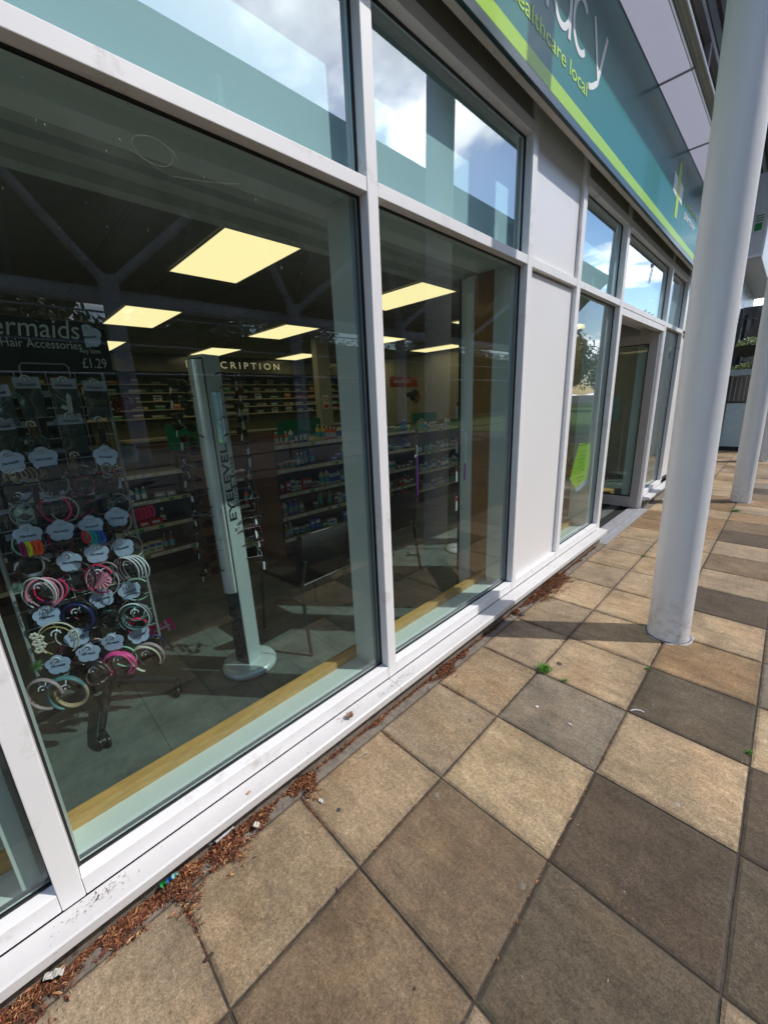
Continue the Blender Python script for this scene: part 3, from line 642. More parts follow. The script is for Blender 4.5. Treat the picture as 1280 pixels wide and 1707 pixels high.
part('side_grid', grid_panel('y', .43, -1.29, -.95, .36, 1.69, 3, 15), M_wire, sp)
part('side_grid', grid_panel('y', -.065, -1.29, -.95, .36, 1.69, 3, 15), M_wire, sp)
m = MB(); m.tube([(-.94, .155, 1.65), (-.94, .155, 1.71), (-.94, .165, 1.722), (-.94, .30, 1.722), (-.94, .31, 1.71), (-.94, .31, 1.65)], .003, 6)
for y in (.1, .4):
    m.tube([(-1.12, .19, 1.55), (-.955, y, 1.55)], .004, 6); m.tube([(-1.12, .19, .5), (-.955, y, .5)], .004, 6)
part('header_bracket', m, M_wire, sp)
m = MB(); m.box(-.966, -.962, -.10, .475, 1.675, 1.895); hd = part('header_card', m, M_black, sp)
M_hprint = mat('silver_header_print', (.60, .63, .63), .5)
text_part('lettering', fit_text('ermaids', 'Mermaids', .345, .105, shear=.18), M_hprint, hd, (-.9612, .035, 1.826), FX, FY)
text_part('lettering', fit_text('hair', 'Hair Accessories', .255, .046), M_hprint, hd, (-.9612, .122, 1.785), FX, FY)
text_part('lettering', fit_text('any', 'Any Item', .075, .028), M_hprint, hd, (-.9612, .365, 1.772), FX, FY)
text_part('lettering', fit_text('price', '£1.29', .088, .058), M_hprint, hd, (-.9612, .366, 1.712), FX, FY)

FL = []
for i in range(50):
    a = 2*math.pi*i/50; r = .037*(1+.22*abs(math.cos(2.5*a))**.8)*1.06; FL.append((r*math.sin(a), r*math.cos(a)))
txt_card = fit_text('card_script', 'Mermaids', .052, .016, shear=.3)
CC = {'gold': (170, 150, 95), 'neonO': (255, 90, 20), 'neonY': (225, 230, 20), 'purple': (150, 20, 90), 'hot': (235, 35, 100), 'red': (110, 25, 35), 'pinkl': (225, 140, 165), 'white': (215, 215, 220), 'teal': (80, 120, 125), 'cream': (205, 195, 180), 'pink': (225, 70, 140), 'navy': (30, 40, 95), 'rose': (165, 140, 145), 'brown': (62, 40, 24), 'tealb': (20, 160, 160), 'blue': (20, 90, 180), 'redb': (225, 50, 45), 'black': (14, 14, 16), 'mint': (150, 195, 175), 'green': (75, 125, 60), 'lime': (120, 170, 40), 'magenta': (230, 20, 110), 'grey': (120, 122, 125), 'tan': (175, 150, 120)}
def cm(n): return cmat('accessory_'+n.lower(), CC[n], .45, var=.12, scale=60)
def hook(t):
    m = MB(); m.tube([(-.06, 0, .02), (.006, 0, .022), (.016, 0, .030)], .0022, 6)
    m.tube([(.006, .013*math.cos(R(a)), .026+.013*math.sin(R(a))) for a in range(-10, 191, 20)], .0024, 6); part('hook', m, M_cardw, t, local=True)
def ringpts(c, ry, rz, n=22, tx=.3, a0=0, a1=360):
    return [(c[0]+tx*ry*math.cos(R(a0+(a1-a0)*i/n))+.0, c[1]+ry*math.cos(R(a0+(a1-a0)*i/n)), c[2]+rz*math.sin(R(a0+(a1-a0)*i/n))) for i in range(n+(0 if a1-a0 == 360 else 1))]
def bands(t, specs):
    for (cy, cz, r, w_, th, col, tx, a0) in specs:
        m = MB(); pts = ringpts((0, cy, cz), r*.86, r, 26, tx, a0-140, a0+140); m.tube(pts, (w_, th), 8, flat=(1, 0, 0)) if False else m.tube(pts, [(w_*(.55+.45*math.sin(math.pi*i/26)), th) for i in range(27)], 8, flat=(1, 0, 0)); part('band', m, cm(col), t, local=True)
def accessory(kind, x, y, z, col, lab):
    t = root({'flower': 'accessory_card', 'bagc': 'accessory_packet', 'bag': 'accessory_bag', 'bands': 'headband', 'clip': 'hair_clip', 'pack': 'comb_pack', 'pom': 'pompom_bobble', 'bow': 'ribbon_bow', 'rings': 'hair_bobbles'}[kind], lab, 'hair accessory', (0, 0, 0), 'hair accessories on the spinner')
    if kind == 'flower':
        m = MB(); m.prism(FL, (0, 0, 0), FX, FY, .0012); c = part('card', m, M_card if z < 1.2 or col == 'x' else M_card, t, local=True); hook(t)
        text_part('lettering', txt_card, M_ink, c, (.0018, -.026, -.008), FX, FY, world=False)
        if col == 'gold': bands(t, [(-.014+.016*k, -.055-.002*k, .03, .0016, .0016, 'gold', .25*k-.3, rnd.uniform(0, 360)) for k in range(4)])
        if col == 'black': bands(t, [(-.02+.013*k, -.06, .024, .006, .006, 'black', .4, 0) for k in range(4)])
        if col == 'neon':
            for k, cc in enumerate(('purple', 'neonY', 'neonO', 'neonO')):
                m = MB(); m.tube(ringpts((.01, -.024+.017*k, -.055), .007, .028, 18, .3), .006, 8, closed=True); part('bobble', m, cm(cc), t, local=True)
        if col == 'rainbow':
            for k, cc in enumerate(('redb', 'tealb', 'tealb', 'blue', 'blue')):
                m = MB(); m.tube(ringpts((.01, -.028+.014*k, -.045-.003*k), .011, .024, 18, .3), .007, 8, closed=True); part('bobble', m, cm(cc), t, local=True)
        if col == 'claw':
            m = MB()
            m.tube([(.012, -.04+.008*i, -.042-.012*math.sin(math.pi*i/10)+.0) for i in range(11)], [.004+.006*math.sin(math.pi*i/10) for i in range(11)], 8)
            for i in range(9): m.tube([(.012, -.032+.008*i, -.05), (.02, -.032+.008*i, -.072)], [.003, .0012], 5)
            part('claw_comb', m, cm('brown'), t, local=True)
        if col == 'clip':
            m = MB(); m.tube(ringpts((.004, 0, -.052), .016, .022, 20, 0), .004, 6, closed=True); m.tube(ringpts((.004, 0, -.085), .017, .010, 20, 0), .004, 6, closed=True); part('slide_clip', m, cm('grey'), t, local=True)
        if col == 'darkband': bands(t, [(.02, -.075, .07, .006, .003, 'black', .3, 90)])
        tilt = rnd.uniform(-.25, .25)
    elif kind == 'bagc':
        m = MB(); m.box(0, .0012, -.037, .037, -.004, .034); c = part('header_card', m, M_card if col in ('green', 'goldpin') else cmat('greyed_card', (165, 172, 192), .5), t, local=True); hook(t)
        text_part('lettering', txt_card, M_ink, c, (.0018, -.026, .004), FX, FY, world=False)
        m = MB(); m.box(-.002, -.001, -.036, .036, -.105, -.004); part('backing_card', m, M_black, t, local=True)
        m = MB(); vs = []; 
        for i in range(9):
            for j in range(9): vs.append((.006+.006*math.sin(math.pi*i/8)*math.sin(math.pi*j/8)+rnd.uniform(0, .002), -.038+.0095*i, -.108+.013*j))
        m.add(vs, [(i*9+j, (i+1)*9+j, (i+1)*9+j+1, i*9+j+1) for i in range(8) for j in range(8)], 0, True); part('film', m, M_film, t, local=True)
        m = MB()
        if col == 'mint':
            for s in (0, 1):
                zc = -.035-.034*s
                for q in (-1, 1): m.prism([(0, -.003), (q*.026, -.016), (q*.03, 0), (q*.026, .016), (0, .003)] if q > 0 else [(0, .003), (q*.026, .016), (q*.03, 0), (q*.026, -.016), (0, -.003)], (.002, 0, zc), FX, FY, .006)
            part('bow', m, cm('mint'), t, local=True); m = MB()
            for s in (0, 1): m.blob((.008, 0, -.035-.034*s), .003, .006, .004)
            part('bow_knot', m, cm('pinkl'), t, local=True)
        else:
            cc = {'green': 'green', 'pink': 'hot', 'goldpin': 'cream', 'silver': 'white', 'gold': 'gold', 'dark': 'grey', 'purple': 'purple'}[col]
            if col in ('green', 'pink', 'goldpin'):
                for s in (0, 1):
                    m.tube([(.004, -.022, -.05-.034*s), (.004, .018, -.028-.034*s)], .0012, 5); m.blob((.005, .02, -.026-.034*s), .003, .006, .005, amp=.3)
            elif col == 'silver': m.prism([(-.002, -.09), (.014, -.09), (.014, -.03), (.006, -.018), (0, -.03)], (.002, 0, 0), FX, FY, .003); m.tube([(.004, -.03, -.025), (.004, .0, -.055)], .0012, 5); m.blob((.004, -.01, -.07), .003, .012, .008, amp=.4)
            elif col == 'gold':
                for i in range(16): m.blob((.006, -.03+.004*i, -.04-.006*(i % 3)), .002, .0022, .0022, 6)
            else:
                for i in range(14): m.blob((.005, rnd.uniform(-.024, .024), rnd.uniform(-.09, -.02)), .0015, .002, .002, 6)
            part('trinket', m, cm(cc), t, local=True)
        tilt = rnd.uniform(-.08, .08)
    elif kind == 'bag':
        m = MB(); m.blob((.006, 0, -.04), .012, .046, .038, 14, amp=.05); part('film', m, M_film, t, local=True); hook(t)
        m = MB()
        for i in range(9): m.tube(ringpts((.004, rnd.uniform(-.02, .02), -.045+rnd.uniform(-.012, .012)), .014, .012, 12, .2), .0035, 6, closed=True)
        part('bobble', m, cm('black'), t, local=True); tilt = 0
    elif kind == 'clip':
        hook(t); m = MB(); m.box(0, .004, -.012, .012, -.055, -.008, bev=.002); m.tube(ringpts((.006, 0, -.08), .018, .022, 16, .2), .004, 6, closed=True); part('claw', m, cm('black'), t, local=True); tilt = 0
    elif kind == 'pack':
        m = MB(); m.tube(ringpts((0, 0, 0), .042, .034, 24, 0, -20, 200), .012, 10); part('comb', m, cm('black'), t, local=True)
        m = MB(); m.tube(ringpts((-.004, 0, .008), .05, .042, 24, 0, 10, 170), .006, 8); m.box(.012, .0135, -.018, .02, -.03, -.008); part('card', m, M_cardw, t, local=True); tilt = .1
    elif kind == 'bands':
        S = {'pinkwhite': [(-.005, 0, .058, .003, .003, 'white', .3, 100), (.004, .002, .052, .004, .003, 'pinkl', .15, 80), (.0, -.004, .046, .004, .003, 'rose', .5, 110), (.01, 0, .055, .003, .003, 'pinkl', -.2, 60)],
             'pinkbow': [(0, 0, .056, .004, .003, 'hot', .3, 160), (.008, -.01, .062, .002, .002, 'white', .2, 250)],
             'white': [(-.012+.012*k, .0, .055, .0035, .0025, 'white', .5, 90) for k in range(4)],
             'navy': [(0, 0, .055, .009, .006, 'navy', .3, 60), (.01, .004, .06, .006, .004, 'black', .3, 90)],
             'silver': [(-.006, 0, .062, .004, .003, 'white', .4, 90), (.008, .004, .055, .006, .003, 'grey', .5, 100), (.0, .0, .050, .010, .003, 'teal', .4, 200), (.01, .03, .075, .002, .002, 'black', .2, 190)],
             'whiteflower': [(0, 0, .066, .003, .003, 'cream', .3, 80), (-.004, -.004, .056, .003, .002, 'gold', .4, 100)],
             'pink': [(-.004, 0, .052, .013, .004, 'pink', .5, 95), (.012, -.004, .050, .010, .004, 'pink', .6, 80)],
             'cream': [(-.006, 0, .060, .010, .003, 'cream', .4, 110), (.014, .01, .056, .008, .003, 'rose', .5, 90)],
             'teal': [(0, 0, .066, .013, .005, 'teal', .4, 110), (.012, -.004, .055, .012, .005, 'tan', .5, 300)],
             'rose': [(0, 0, .060, .011, .005, 'rose', .5, 140)],
             'black': [(0, 0, .054, .012, .005, 'black', .5, 90)]}[col]
        bands(t, S); hook(t)
        if col == 'pinkbow':
            m = MB()
            for i in range(14):
                a = 2*math.pi*i/14; a2 = a+.42; m.add([(.012, .004, 0), (.016, .004+.036*math.cos(a), .036*math.sin(a)), (.006, .004+.038*math.cos(a2), .038*math.sin(a2))], [(0, 1, 2)])
            part('pleated_bow', m, cm('pinkl'), t, local=True)
        if col == 'whiteflower':
            m = MB()
            for i in range(5):
                for k in range(6):
                    a = k*math.pi/3; m.blob((.012, -.055+.012*(i % 2)+.008*math.cos(a), .045-.014*i+.008*math.sin(a)), .004, .006, .006, 6)
            part('cloth_flower', m, cm('cream'), t, local=True)
        if col in ('rose', 'teal', 'pink'):
            pass
        tilt = rnd.uniform(-.1, .1)
    elif kind == 'pom':
        m = MB(); cc = {'': 'tan', 'green': 'lime', 'mint': 'mint'}[col]
        for k in range(260):
            d = Vector((rnd.gauss(0, 1), rnd.gauss(0, 1), rnd.gauss(0, 1))).normalized(); e = d.orthogonal().normalized()*.0012; l = rnd.uniform(.018, .034)
            m.add([e, -e, d*l], [(0, 1, 2)])
        part('fluff', m, cm(cc), t, local=True)
        m = MB()
        for k in range(120):
            d = Vector((rnd.gauss(0, 1), rnd.gauss(0, 1), rnd.gauss(0, 1))).normalized(); e = d.orthogonal().normalized()*.001; m.add([e, -e, d*rnd.uniform(.02, .036)], [(0, 1, 2)])
        part('light_fluff', m, cm('white'), t, local=True); tilt = 0
    elif kind == 'bow':
        m = MB()
        for q in (-1, 1):
            P = [(0, 0, -.006), (0, .012*q, -.024), (.004, .05*q, -.034), (.004, .052*q, .034), (0, .012*q, .024), (0, 0, .006)]
            m.add(P+[(p[0]+.012, p[1], p[2]) for p in P], [(0, 1, 2, 3, 4, 5), (6, 7, 8, 9, 10, 11)]+[(i, (i+1) % 6, 6+(i+1) % 6, 6+i) for i in range(6)])
        part('ribbon', m, cm('magenta'), t, local=True)
        m = MB(); m.box(.013, .0145, -.05, .05, -.004, .004); m.box(.013, .0145, .02, .028, -.03, .03); part('stripe', m, cm('white'), t, local=True); tilt = .3
    elif kind == 'rings':
        m = MB(); m.tube([(0, -.05, .03), (0, .045, .045), (0, .05, .055)], .002, 6); part('prong', m, M_wire, t, local=True)
        for k in range(5):
            m = MB(); m.tube(ringpts((0, -.035+.017*k, .012+.003*k-.02), .014, .024, 20, .5), .005 if col != 'grey' else .003, 8, closed=True); part('bobble', m, cm({'hot': 'hot', 'red': 'red', 'grey': 'grey'}[col]), t, local=True)
        if col == 'grey':
            m = MB()
            for k in range(3): m.prism([(p[0]*.8, p[1]*.8) for p in FL], (-.004+.012*k, -.01+.016*k, .02), FX, FY, .001)
            part('card', m, cm('grey'), t, local=True)
        tilt = 0
    t.scale = ({'flower': 1.0, 'bands': 1.22, 'bagc': 1.12}.get(kind, 1.12),)*3; t.location = (x, y, z); t.rotation_euler = (tilt*.8, 0, rnd.uniform(-.2, .15)-.25)
M_film = bpy.data.materials.new('clear_packet_film'); M_film.use_nodes = True; _t = M_film.node_tree; _t.nodes.clear()
_a = N(_t, 'ShaderNodeBsdfTransparent'); _a.inputs[0].default_value = (.86, .88, .88, 1); _b = N(_t, 'ShaderNodeBsdfGlossy', Roughness=.12); _b.inputs[0].default_value = (.8, .85, .85, 1); _m = N(_t, 'ShaderNodeMixShader'); _m.inputs[0].default_value = .07
_o = N(_t, 'ShaderNodeOutputMaterial'); _t.links.new(_a.outputs[0], _m.inputs[1]); _t.links.new(_b.outputs[0], _m.inputs[2]); _t.links.new(_m.outputs[0], _o.inputs[0])
ITEMS = [
('bagc',-.93,.163,1.63,'dark','clear bag of dark glittery hair slides, top row of the spinner'),
('bagc',-.93,.279,1.628,'silver','bag with a silver patterned comb clip, top row beneath the black header'),
('bagc',-.93,.385,1.618,'gold','bag with a gold beaded black clip at the right end of the top row'),
('bagc',-.93,.07,1.60,'dark','grey card bag of clips at the far left of the top row'),
('bagc',-.93,.055,1.475,'dark','white card bag on black backing at the left, second row of the spinner'),
('bag',-.93,.143,1.456,'dark','oval clear bag of dark bobbles hanging below the glittery slides'),
('bagc',-.93,.273,1.484,'purple','card bag of purple studs in the middle of the second row'),
('clip',-.93,.372,1.462,'dark','small black claw clip on a hook, right end of the second row'),
('flower',-.88,.049,1.35,'gold','pale flower card holding thin gold hoops'),
('flower',-.88,.15,1.352,'black','pale blue flower card with black bobbles, beside the gold hoops'),
('bag',-.93,.257,1.32,'dark','clear bag of hair pins, middle of the third row'),
('flower',-.88,.359,1.336,'clip','flower card with a white slide clip beside the chrome side rail'),
('bagc',-.93,.048,1.18,'mint','card bag with two mint green bows'),
('bagc',-.93,.149,1.172,'green','white card bag with green flower grips'),
('bagc',-.93,.253,1.175,'pink','grey card bag with pink flower grips'),
('bagc',-.93,.36,1.185,'goldpin','lilac card bag with two gold pins beside the side rail'),
('flower',-.88,.038,1.054,'neon','flower card with neon orange, yellow and purple bobbles'),
('flower',-.88,.142,1.047,'claw','flower card above a brown tortoiseshell claw comb'),
('flower',-.88,.248,1.042,'rainbow','bright flower card with red, teal and blue bobbles'),
('flower',-.88,.349,1.057,'claw','dim flower card above a brown claw beside the rail'),
('flower',-.88,.345,.912,'claw','flower card with a toothed brown claw, against the rail'),
('flower',-.88,.243,.913,'none','flower card just below the rainbow of red and teal bobbles'),
('flower',-.88,.143,.905,'darkband','large pale blue flower card over a thin black headband'),
('pack',-.93,.026,.891,'black','white and black moulded hair comb pack with a small label'),
('bands',-.86,.024,.804,'pinkwhite','bundle of thin pink and white headbands'),
('bands',-.86,.228,.798,'pinkbow','bright pink headband bagged with a pleated pink bow'),
('bands',-.86,.347,.801,'white','nest of slim white headbands beside the side rail'),
('flower',-.88,.332,.692,'none','pale flower card below the nest of slim white headbands'),
('flower',-.88,.221,.698,'none','pale flower card tilted below the pink bow'),
('flower',-.88,.022,.693,'none','pale flower card below the bundle of thin pink headbands'),
('bands',-.86,.119,.649,'navy','navy and black plaited headband in the middle of the spinner'),
('bands',-.86,.327,.556,'silver','lace white and silver headbands at the right of the spinner'),
('flower',-.88,.329,.454,'none','pale flower card under the lace headbands'),
('bands',-.86,.035,.581,'whiteflower','white headband with pale cloth flowers'),
('flower',-.875,.098,.554,'none','nearly white flower card against the headband with cloth flowers'),
('flower',-.88,.122,.46,'none','pale blue flower card, left one of the pair above the bright pink band'),
('flower',-.88,.22,.468,'none','pale blue flower card, right one of the pair above the bright pink band'),
('bands',-.86,.218,.353,'pink','wide bright pink woven headband'),
('bands',-.86,.337,.322,'cream','wide cream headband at the lower right of the spinner'),
('flower',-.88,.012,.457,'none','lowest pale blue flower card, above the teal knitted headband'),
('bands',-.86,.012,.317,'teal','teal knitted headband at the very bottom of the spinner'),
('bands',-.86,-.057,.354,'rose','ruched rose silver headband at the bottom left of the spinner'),
('bands',-.87,.124,.34,'black','black sequinned headband between the teal and pink ones'),
('pom',-1.0,.454,.623,'','fluffy white and tan pompom bobble on the side prong'),
('pom',-.86,-.053,.497,'green','lime green fuzzy bobble at the lower left of the spinner'),
('bow',-1.0,.457,.389,'','bright magenta ribbon bow on the lowest side prong'),
('rings',-1.0,.48,1.027,'hot','row of hot pink bobbles hanging on a side prong'),
('rings',-1.0,.491,1.561,'red','row of dark red bobbles on the topmost side prong'),
('rings',-1.0,.453,1.303,'grey','grey flower cards with pastel bobbles on a side prong'),
('pom',-.86,-.037,.854,'mint','pale mint fluffy bobble at the left behind the pink headbands')]
for it in ITEMS: accessory(it[0], it[1], it[2], it[3], it[4], it[5])
FILL = ['black', 'navy', 'rose', 'grey', 'brown', 'teal', 'black', 'cream', 'hot', 'black', 'mint', 'purple']
def filler(r, c):
    col = FILL[(r*5+c*3) % 12]; t = root('headband', f'{col.replace("rose", "dusty rose").replace("hot", "hot pink")} headband tucked behind the cards, row {["one", "two", "three", "four", "five", "six", "seven", "eight", "nine"][r]}, {ORD[c]} column of the spinner', 'hair accessory', (0, 0, 0), 'hair accessories on the spinner')
    bands(t, [(rnd.uniform(-.012, .012), 0, rnd.uniform(.045, .06), rnd.uniform(.004, .010), .004, col, rnd.uniform(.1, .7), rnd.uniform(0, 360)), (rnd.uniform(-.01, .02), -.01, rnd.uniform(.035, .055), .003, .003, FILL[(r+c*5+1) % 12], rnd.uniform(-.3, .5), rnd.uniform(0, 360))])
    m = MB(); m.blob((-.02, rnd.uniform(-.02, .02), -.01), .012, .036, .04, 12, amp=.25); part('dark_packet', m, mat('dark_polybag', (.02, .022, .025), .18, bump=.8, bscale=40), t, local=True)
    t.location = (-.925+rnd.uniform(-.01, .02), .045+.105*c+rnd.uniform(-.02, .02), 1.24-.112*r+rnd.uniform(-.02, .02)); t.rotation_euler = (rnd.uniform(-.2, .2), 0, rnd.uniform(-.4, .2))
for r in range(9):
    for c in range(4): filler(r, c)
    for c in range(4):
        t = root('dark_packet', f'dark packet on the far side of the spinner, row {["one", "two", "three", "four", "five", "six", "seven", "eight", "nine"][r]} from the top, {ORD[c]} column', 'packet', (0, 0, 0), 'dark packets on the far side of the spinner')
        m = MB(); m.box(-.004, .004, -.047, .047, -.11, .0, bev=.003); m.blob((.01, 0, -.06), .016, .034, .04, 10, amp=.3); part('packet', m, mat('dark_polybag', (.02, .022, .025), .18, bump=.8, bscale=40), t, local=True)
        m = MB(); m.box(-.003, .003, -.034, .034, .0005, .03); part('card', m, MATS.get('greyed_card') or M_cardw, t, local=True)
        t.location = (-1.27, .0+.115*c, 1.60-.128*r); t.rotation_euler = (rnd.uniform(-.1, .1), 0, rnd.uniform(-.2, .2))
accessory('flower', -.955, .41, 1.84, 'none', 'pale flower card hung over the corner of the black header')

# ================================================================== EYEWEAR STAND
def eyewear():
    t = root('eyewear_stand', 'tall silver sunglasses stand with black lettering on a round silver foot', 'display stand', (0, 0, 0))
    m = MB(); m.lathe([(.0, .0), (.152, .0), (.158, .010), (.158, .022), (.150, .036), (.128, .046), (.0, .050)], (0, 0, 0), 56); part('base', m, M_silver, t, local=True)
    W = .050
    m = MB(); m.box(-W, W, -W, W, .045, 1.775, bev=.003); post = part('post', m, M_silver, t, local=True)
    # left face: dark recess with a half round silver cover above it
    m = MB(); m.box(-W+.002, W-.002, -W-.004, -W-.0005, .05, 1.76); part('recess_panel', m, M_dgrey, t, local=True)
    m = MB(); prof = [(.043*math.cos(R(a)), -W-.005-.034*math.sin(R(a))) for a in range(0, 181, 12)]
    vs = [(p[0], p[1], z) for z in (.52, .78, 1.15, 1.45, 1.75) for p in prof]; n = len(prof)
    m.add(vs, [(k*n+i, k*n+i+1, (k+1)*n+i+1, (k+1)*n+i) for k in range(4) for i in range(n-1)], 0, True); m.add(vs[:n], [tuple(range(n))]); m.add(vs[-n:], [tuple(range(n))])
    c = part('half_round_cover', m, mat('pale_silver_cover', (.80, .82, .82), .22, metal=.25), t, local=True)
    m = MB()
    for z in (.78, .84): m.box(-.030, .030, -W-.0405, -W-.035, z, z+.002)
    part('seam', m, M_steel, c, local=True)
    me1 = fit_text('eyelevel', 'EYELEVEL', .41, .068, offset=.018); me2 = fit_text('sunglasses', 'SUNGLASSES', .27, .024)
    # lettering climbs the window side face
    text_part('lettering', me1, M_black, t, (W+.0006, .014, .93), (0, 0, 1), (0, -1, 0), world=False)
    text_part('lettering', me2, M_black, t, (W+.0006, .042, 1.0), (0, 0, 1), (0, -1, 0), world=False)
    me3 = fit_text('eyelevel2', 'EYELEVEL', .36, .07, offset=.018); me4 = fit_text('sunglasses2', 'SUNGLASSES', .24, .022)
    text_part('lettering', me3, M_black, t, (.010, -W-.0045, .08), (0, 0, 1), (-1, 0, 0), world=False)
    text_part('lettering', me4, M_black, t, (.036, -W-.0045, .12), (0, 0, 1), (-1, 0, 0), world=False)
    m = MB(); m.box(W+.0003, W+.004, -.030, .032, 1.345, 1.60, bev=.002); mir = part('mirror', m, mat('mirror_glass', (.75, .8, .8), .03, metal=1.), t, local=True)
    m = MB(); m.box(W+.0042, W+.006, -.036, .038, 1.465, 1.469); m.box(W+.0042, W+.006, .0, .004, 1.345, 1.60); part('mirror_frame', m, M_cardw, mir, local=True)
    m = MB(); m.tube([(W, .0, .885), (W+.012, .0, .885), (W+.016, .008, .89)], .005, 8); part('lock', m, M_chrome, t, local=True)
    t.location = (-.87, .85, 0); t.rotation_euler = (0, 0, R(20))
    return t
eyewear()
M_lens = mat('dark_lens', (.015, .014, .014), .08, spec=.7)
M_frame = {n: mat('spectacle_frame_'+n, c, .3) for n, c in (('black', (.012, .012, .013)), ('brown', (.07, .03, .015)), ('red', (.12, .012, .015)), ('grey', (.2, .2, .22)))}
def glasses_proto(fc):
    t = root('sunglasses', '', 'sunglasses', (0, 0, 0))
    for s in (-1, 1):
        m = MB(); P = [(s*.034+.028*math.cos(R(a)), 0, .021*math.sin(R(a))-.004*(math.cos(R(a))*s > .5)) for a in range(0, 360, 24)]
        m.tube(P, .0026, 6, closed=True); m.prism([(p[0], p[2]) for p in P], (0, 0, 0), (1, 0, 0), (0, 0, 1), .001, mi=1); part('lens', m, [M_frame[fc], M_lens], t, local=True)
        m = MB(); m.tube([(s*.064, 0, .008), (s*.066, .03, .008), (s*.062, .10, .006), (s*.06, .135, -.012)], [.0035, .0028, .0024, .004], 6); part('temple', m, M_frame[fc], t, local=True)
    m = MB(); m.tube([(-.009, 0, .007), (0, -.002, .011), (.009, 0, .007)], .0024, 6); part('bridge', m, M_frame[fc], t, local=True)
    m = MB(); m.box(.030, .0312, -.022, -.010, -.055, -.006); part('price_tag', m, M_cardw, t, local=True)
    return t
def place_tree(src, loc, rot, lab, group):
    def cp(o, par):
        c = o.copy(); COL.objects.link(c); c.parent = par
        for ch in [x for x in bpy.data.objects if x.parent == o]: cp(ch, c)
        return c
    r = cp(src, None); r.location = loc; r.rotation_euler = rot; r['label'] = lab; r['group'] = group; return r
protos = {k: glasses_proto(k) for k in M_frame}
used = set()
def put(src, loc, rot, lab, group, key):
    if key in used: return place_tree(src, loc, rot, lab, group)
    used.add(key); src.location = loc; src.rotation_euler = rot; src['label'] = lab; src['group'] = group; return src
cols_ = ['black', 'black', 'brown', 'black', 'red', 'black', 'grey', 'brown', 'black', 'black', 'grey']
for i in range(16):
    z = 1.64-.068*i; c = cols_[i % 11]
    g_ = put(protos[c], (-.965-.02*(i % 2)-.01*rnd.random(), .745, z), (R(8+rnd.uniform(-10, 10)), R(rnd.uniform(-22, 22)), R(-68+rnd.uniform(-22, 22))), f'{c} framed sunglasses, {ORD[i]} from the top on the left side of the silver stand', 'sunglasses on the silver stand', c)
for i in range(16):
    z = 1.67-.070*i; c = cols_[(i*3+1) % 11]
    put(protos[c], (-.885, 1.005+.012*(i % 2), z), (R(5), R(rnd.uniform(-22, 22)), R(165+rnd.uniform(-22, 22))), f'{c} framed sunglasses, {ORD[i]} from the top on the right side of the silver stand', 'sunglasses on the silver stand', c)

# ================================================================== CHAIRS
def chair(x, y, rot, lab):
    t = root('waiting_chair', lab, 'chair', (0, 0, 0), 'black chairs inside the window')
    m = MB(); vs = []; 
    # local: back at +x, seat towards -x
    m.box(-.24, .19, -.225, .225, .435, .47, bev=.015); part('seat', m, mat('black_vinyl', (.006, .006, .0065), .62, bump=.1, bscale=20, spec=.25), t, local=True)
    m = MB(); n = 10; ring = []
    for i in range(n+1):
        y_ = -.215+.43*i/n; cv = .03*(1-(2*i/n-1)**2)
        for (dx, z) in ((.20+cv, .50), (.225+cv, .62), (.255+cv, .775), (.245+cv-.018, .785), (.225+cv-.02, .775), (.195+cv-.02, .62), (.175+cv-.02, .50)): ring.append((dx, y_, z))
    k = 7; m.add(ring, [(i*k+j, i*k+(j+1) % k, (i+1)*k+(j+1) % k, (i+1)*k+j) for i in range(n) for j in range(k)], 0, True); m.add(ring[:k], [tuple(range(k))]); m.add(ring[-k:], [tuple(range(k))])
    part('backrest', m, MATS['black_vinyl'], t, local=True)
    m = MB(); m.tube([(.275-.02*abs(i-5)/5, -.15+.03*i, .787) for i in range(11)], .0022, 6); part('back_trim', m, MATS['dark_chrome_leg'] if 'dark_chrome_leg' in MATS else mat('dark_chrome_leg', (.10, .10, .10), .25, metal=.7), t, local=True)
    for s in (-1, 1):
        m = MB(); m.tube([(.245, s*.20, .62), (.20, s*.21, .45), (.22, s*.225, .25), (.26, s*.235, .0)], .0105, 10); part('leg', m, M_frame['grey'] if False else mat('dark_chrome_leg', (.10, .10, .10), .25, metal=.7), t, local=True)
        m = MB(); m.tube([(.15, s*.20, .445), (-.20, s*.21, .44), (-.235, s*.225, .40), (-.27, s*.235, .0)], .0105, 10); part('leg', m, MATS['dark_chrome_leg'], t, local=True)
    m = MB(); m.tube([(.20, -.21, .45), (.20, .21, .45)], .009, 8); part('stretcher', m, MATS['dark_chrome_leg'], t, local=True)
    t.location = (x, y, 0); t.rotation_euler = (0, 0, R(rot))
chair(-.93, 1.37, 4, 'black vinyl chair behind the silver sunglasses stand, back to the glass')
chair(-1.20, 2.33, 0, 'black vinyl chair inside the second window, back to the glass')

